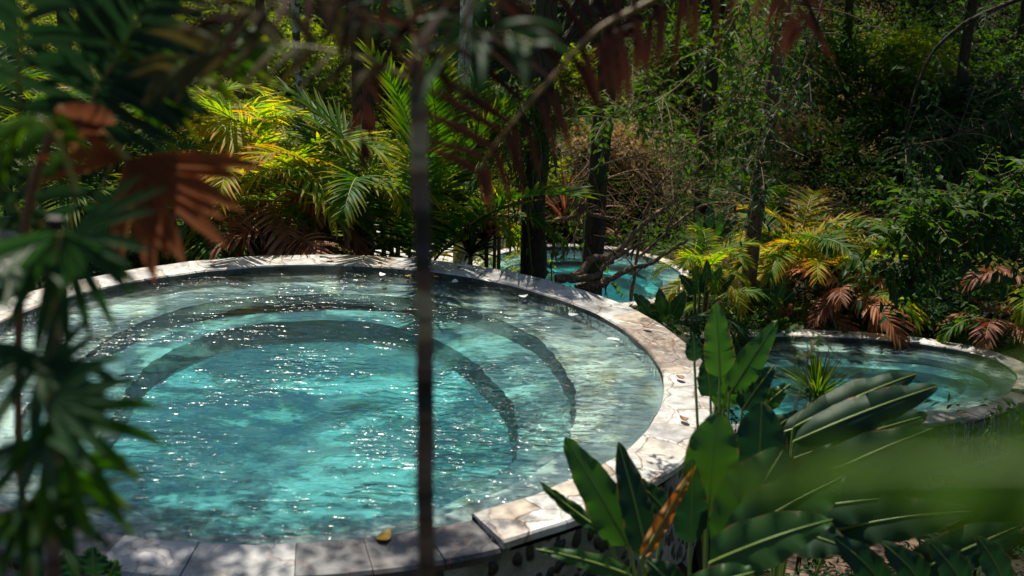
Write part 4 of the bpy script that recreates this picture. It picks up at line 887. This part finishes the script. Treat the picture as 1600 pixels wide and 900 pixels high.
fronds('fishtail_palm', 'foreground palm at the upper left with long dark leaflets and a curling yellow-green tip', 'palm', onto(W(40, 900, 2.4)), [
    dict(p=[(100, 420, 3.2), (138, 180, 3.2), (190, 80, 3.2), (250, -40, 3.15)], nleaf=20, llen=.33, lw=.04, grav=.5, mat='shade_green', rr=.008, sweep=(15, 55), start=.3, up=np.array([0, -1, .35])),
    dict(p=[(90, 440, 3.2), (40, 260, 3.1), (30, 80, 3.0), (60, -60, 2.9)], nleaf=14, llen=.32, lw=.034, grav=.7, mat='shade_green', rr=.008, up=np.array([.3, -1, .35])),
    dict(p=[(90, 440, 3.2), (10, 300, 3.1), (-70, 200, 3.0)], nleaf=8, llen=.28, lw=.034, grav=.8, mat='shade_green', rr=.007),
    dict(p=[(100, 440, 3.2), (170, 270, 3.2), (230, 170, 3.2), (300, 100, 3.2), (400, 60, 3.3)], nleaf=13, llen=.2, lw=.036, grav=.9, mat='palm_green', rr=.007, start=.45, up=np.array([0, -.9, .6])),
    dict(p=[(120, 300, 2.3), (80, 200, 2.3), (40, 190, 2.3), (15, 240, 2.3)], nleaf=7, llen=.16, lw=.028, grav=1.6, mat='blur_green', rr=.006, label='yellow-green frond tip curling down')])

def fanleaf(hub, dirpx, d, n, llen, w, petiole, mat, spread=150, grav=.8, seed=0):
    """palmate leaf: segments radiating from a hub; dirpx = direction on the leaf's main axis"""
    return dict(hub=hub, dir=dirpx, d=d, n=n, l=llen, w=w, pet=petiole, mat=mat, spread=spread, grav=grav, seed=seed)
def fan_palm(name, label, foot, leaves, trunk=None, trunkmat='stem', cat='palm'):
    c = np.asarray(foot, float); root = empty(name, c, label, cat)
    if trunk:
        P = spline([W(*p)-c for p in trunk[0]], 30); mb = MB(); mb.tube(P, [trunk[1]]*30, 12, rough=.03); mb.build('trunk', [M[trunkmat]], root)
    for L in leaves:
        r = np.random.default_rng(L['seed']+200); h = W(*L['hub'], L['d'])-c; e = W(*L['dir'], L['d']*r.uniform(.88, 1.0))-c; ax = nrm(e-h)
        nn = nrm(np.array([r.normal()*.3, -.8, .75])); nn = nrm(nn-(nn@ax)*ax); sd = np.cross(nn, ax); mb = MB()
        for i in range(L['n']):
            a = R(-L['spread']/2+L['spread']*i/(L['n']-1)+r.normal()*3); dd = nrm(ax*math.cos(a)+sd*math.sin(a)+nn*.15); l = L['l']*(.75+.25*math.cos(a))*r.uniform(.85, 1.1)
            pts = [h]; K = 8
            for k in range(K): dd = nrm(dd-Z3*L['grav']/K*(k/K+.3)); pts.append(pts[-1]+dd*l/K)
            pts = np.array(pts); tt = nrm(np.gradient(pts, axis=0)); sv = nrm(np.cross(tt, nn)); n2 = np.cross(sv, tt)
            ww = (np.array([.25, .6, .85, 1, 1, .95, .8, .5, .05])*L['w']*.5)[:, None]
            g = np.stack([pts-sv*ww, pts-n2*ww*.5, pts+sv*ww], 1); uv = np.stack(np.broadcast_arrays(np.array([-1, 0, 1])[None], np.linspace(0, 1, K+1)[:, None]*.6), -1); mb.grid(g, 0, uv)
        p0 = W(*L['pet'], L['d'])-c; mb.tube(bez([p0, (p0+h)/2+[0, 0, .05], h], 8), [.005]*8, 6, 1)
        mb.build('leaf', [M[L['mat']], M['rachis']], root)
    return root
dg, bgn = 'dark_green', 'palm_green'
fan_palm('lady_palm', 'fan-leaved palm on a dark cane at the left edge in front of the pool', onto(W(83, 1250, 2.5)), [
    fanleaf((95, 365), (120, 560), 2.3, 9, .26, 0.027, (86, 500), dg, 150, .6, 1), fanleaf((60, 375), (0, 470), 2.4, 8, .24, 0.032, (84, 520), dg, 170, .5, 2),
    fanleaf((110, 370), (260, 320), 2.35, 5, .24, 0.024, (86, 480), dg, 60, .5, 3), fanleaf((70, 560), (10, 640), 2.2, 9, .26, 0.028, (84, 640), dg, 190, .8, 4),
    fanleaf((60, 600), (200, 540), 2.2, 7, .18, 0.022, (84, 650), dg, 110, .5, 5), fanleaf((85, 650), (180, 760), 2.1, 9, .24, 0.026, (84, 700), bgn, 170, .8, 6),
    fanleaf((60, 680), (0, 800), 2.1, 8, .26, 0.026, (84, 720), dg, 160, .9, 7), fanleaf((90, 730), (190, 830), 2.2, 8, .2, 0.022, (84, 760), bgn, 150, .9, 8),
    fanleaf((40, 790), (30, 900), 2.1, 8, .2, 0.024, (84, 800), 'blur_green', 150, .7, 9), 
    fanleaf((70, 800), (150, 900), 2.2, 9, .2, 0.024, (84, 850), dg, 200, .8, 11),
    fanleaf((75, 620), (215, 640), 2.0, 6, .2, 0.022, (84, 650), dg, 70, .4, 13)],
    ([(86, 1250, 2.5), (84, 900, 2.5), (83, 600, 2.5), (86, 340, 2.5)], .0165))
fan_palm('dead_fan_leaf', 'large dry red-brown fan leaf hanging in front of the lime palms', onto(W(60, 1000, 2.9)), [
    fanleaf((200, 250), (350, 375), 2.9, 9, .38, .05, (95, 170), 'brown_leaf', 78, .25, 21), fanleaf((95, 165), (215, 270), 2.9, 4, .19, .07, (60, 300), 'brown_leaf', 40, .2, 22),
    fanleaf((190, 250), (60, 225), 2.92, 4, .2, .026, (205, 258), 'brown_leaf', 50, .4, 23)], ([(60, 1000, 2.9), (30, 700, 2.9), (40, 350, 2.9), (95, 170, 2.9)], .011), 'rachis_brown', 'leaf')

# ------------------------------------------------------------------ boulders, small things on the stone and the water
def boulder(c, s, label, seed):
    import bmesh
    r = np.random.default_rng(seed); b = bmesh.new(); bmesh.ops.create_icosphere(b, subdivisions=4, radius=1)
    K = r.normal(size=(10, 3))*2; ph = r.uniform(0, 6, 10)
    for v in b.verts:
        p = np.array(v.co); k = 1+sum(.07*math.sin(K[i]@p+ph[i]) for i in range(10))+.02*math.sin(13*p[0]+7*p[2]); v.co = Vector((p*k*np.array(s)).tolist())
    me = bpy.data.meshes.new('boulder'); b.to_mesh(me); b.free(); me.materials.append(M['rock']); me.polygons.foreach_set('use_smooth', [True]*len(me.polygons))
    o = link('boulder', me); o.location = [float(q) for q in c]; props(o, label, 'boulder'); return o
boulder(W(2, 365, 12.0), (.22, .25, .26), 'tall pale boulder at the left edge behind the coping', 1)
boulder(W(16, 422, 11.1), (.17, .2, .15), 'small rounded brown and white boulder resting at the left end of the coping', 2)
def petal(p, s, mat, label, cat, name, group=None, seed=0, flat=True):
    r = np.random.default_rng(seed); mb = MB(); n = 12; g = np.zeros((3, n, 3)); th = np.linspace(0, 2*np.pi, n, endpoint=False)
    for j, k in enumerate((0.02, .6, 1)):
        g[j, :, 0] = np.cos(th)*k*s*1.0; g[j, :, 1] = np.sin(th)*k*s*.55*(1-.35*np.cos(th)); g[j, :, 2] = .006+.16*s*k*k*(1+.6*np.sin(2*th+seed))
    mb.grid(g, 0, None, True); lo = g.copy(); lo[..., 2] -= .004; mb.grid(lo[::-1], 0, None, True); mb.grid(np.stack([lo[-1], g[-1]]), 0, None, True)
    o = mb.build(name, [M[mat]]); o.location = [float(q) for q in p]; o.rotation_euler = (0, 0, r.uniform(0, 3)); props(o, label, cat, group); return o
for i, (x, y, l) in enumerate([(597, 430, 'white petal floating near the back coping, leftmost'), (711, 441, 'white petal floating just right of the foreground stem'), (818, 464, 'white petal floating near the orange leaf on the right back'),
        (897, 493, 'white petal floating off the inner right coping'), (958, 532, 'lone white petal near the right coping'), (326, 421, 'white petal by the back coping on the left half')]):
    petal(H(x, y, 0), .055, 'white', l, 'petal', 'petal', seed=i)
for i, (x, y, l) in enumerate([(638, 432, 'small yellow leaf floating left of the foreground stem'), (681, 433, 'orange leaf floating right of the foreground stem'), (752, 436, 'yellow leaf by the back coping'), (797, 451, 'orange leaf under the rim'), (869, 466, 'round yellow leaf by the inner rim'), (210, 434, 'orange-brown leaf floating by the rim on the left'), (12, 470, 'yellow leaf floating at the left edge of the pool')]):
    petal(H(x, y, 0), .04, 'petal_yellow', l, 'leaf', 'fallen_leaf', seed=20+i)
petal(H(601, 840, .004), .07, 'petal_yellow', 'long yellow leaf lying on the dark overflow lip', 'leaf', 'fallen_leaf', seed=33)
for i, (x, y, l) in enumerate([(332, 411, 'brown leaf lying on the back coping, left'), (515, 404, 'dry curled leaf on the back coping'), (593, 406, 'brown leaf on the coping left of the stem'), (648, 404, 'rust leaf on the coping next to the stem'), (720, 419, 'thin brown leaf on the coping right of the stem'), (1010, 512, 'brown leaf on the right coping'), (1062, 590, 'dark leaf on the right coping'), (1068, 655, 'grey-brown leaf on the sunny right coping')]):
    petal(H(x, y, .075), .045, 'leaf_brown', l, 'leaf', 'fallen_leaf', seed=50+i)
mb = MB(); a, b_ = H(500, 401.5, .085), H(518, 405, .08); mb.tube(bez([a, (a+b_)/2+[0, 0, .02], b_], 8), np.linspace(.012, .006, 8), 6, rough=.1)
props(mb.build('fallen_twig', [M['twig']]), 'short dark twig lying on the back coping', 'twig')

# overflow of the oval pool and the deck below
P = POOLS[1]; mb = MB(); th = np.linspace(R(-66), R(-28), 70)
for j in range(26):
    a = R(-64+36*(j+.5)/26+rng.normal()*.6); x0, y0 = ell(P, a, P['w']-.01); x1, y1 = ell(P, a, P['w']+.03)
    mb.tube(bez([[x0, y0, P['z']-.02], [x1, y1, P['z']-.08], [x1, y1, P['z']-.62]], 10)+rng.normal(size=(10, 3))*.004, np.linspace(.004, .008, 10)*rng.uniform(.5, 1.6), 5)
M['fall'] = plain('falling_water', (.75, .8, .8), .15, .1, 30, .3)
props(mb.build('falling_water', [M['fall']]), 'thin strands of water running down the dark wall of the oval pool', 'water', kind='stuff')
mb = MB()
for j in range(110):
    a = R(rng.uniform(-68, -26)); x1, y1 = ell(P, a, P['w']+.07+rng.normal()*.03); s = rng.uniform(.012, .035)
    mb.tube([[x1-s, y1, P['z']-.60], [x1, y1, P['z']-.585], [x1+s, y1, P['z']-.60]], [s*.4, s, s*.4], 6)
props(mb.build('foam', [M['white']]), 'white line of foam where the overflow lands', 'foam', kind='stuff')
g0 = G(1330, 890); root = empty('wooden_deck', g0, 'reddish brown board deck at the bottom right below the bananas', 'deck')
for j in range(9):
    mb = MB(); y = (j-4)*.15; mb.add([[-1.2, y, .1], [1.2, y, .1], [1.2, y+.14, .1], [-1.2, y+.14, .1], [-1.2, y, .06], [1.2, y, .06], [1.2, y+.14, .06], [-1.2, y+.14, .06]], [(0, 1, 2, 3), (4, 5, 1, 0), (5, 6, 2, 1), (6, 7, 3, 2), (7, 4, 0, 3), (7, 6, 5, 4)])
    mb.build('board', [M['deck']], root, False)
root.rotation_euler = (0, 0, R(-25))
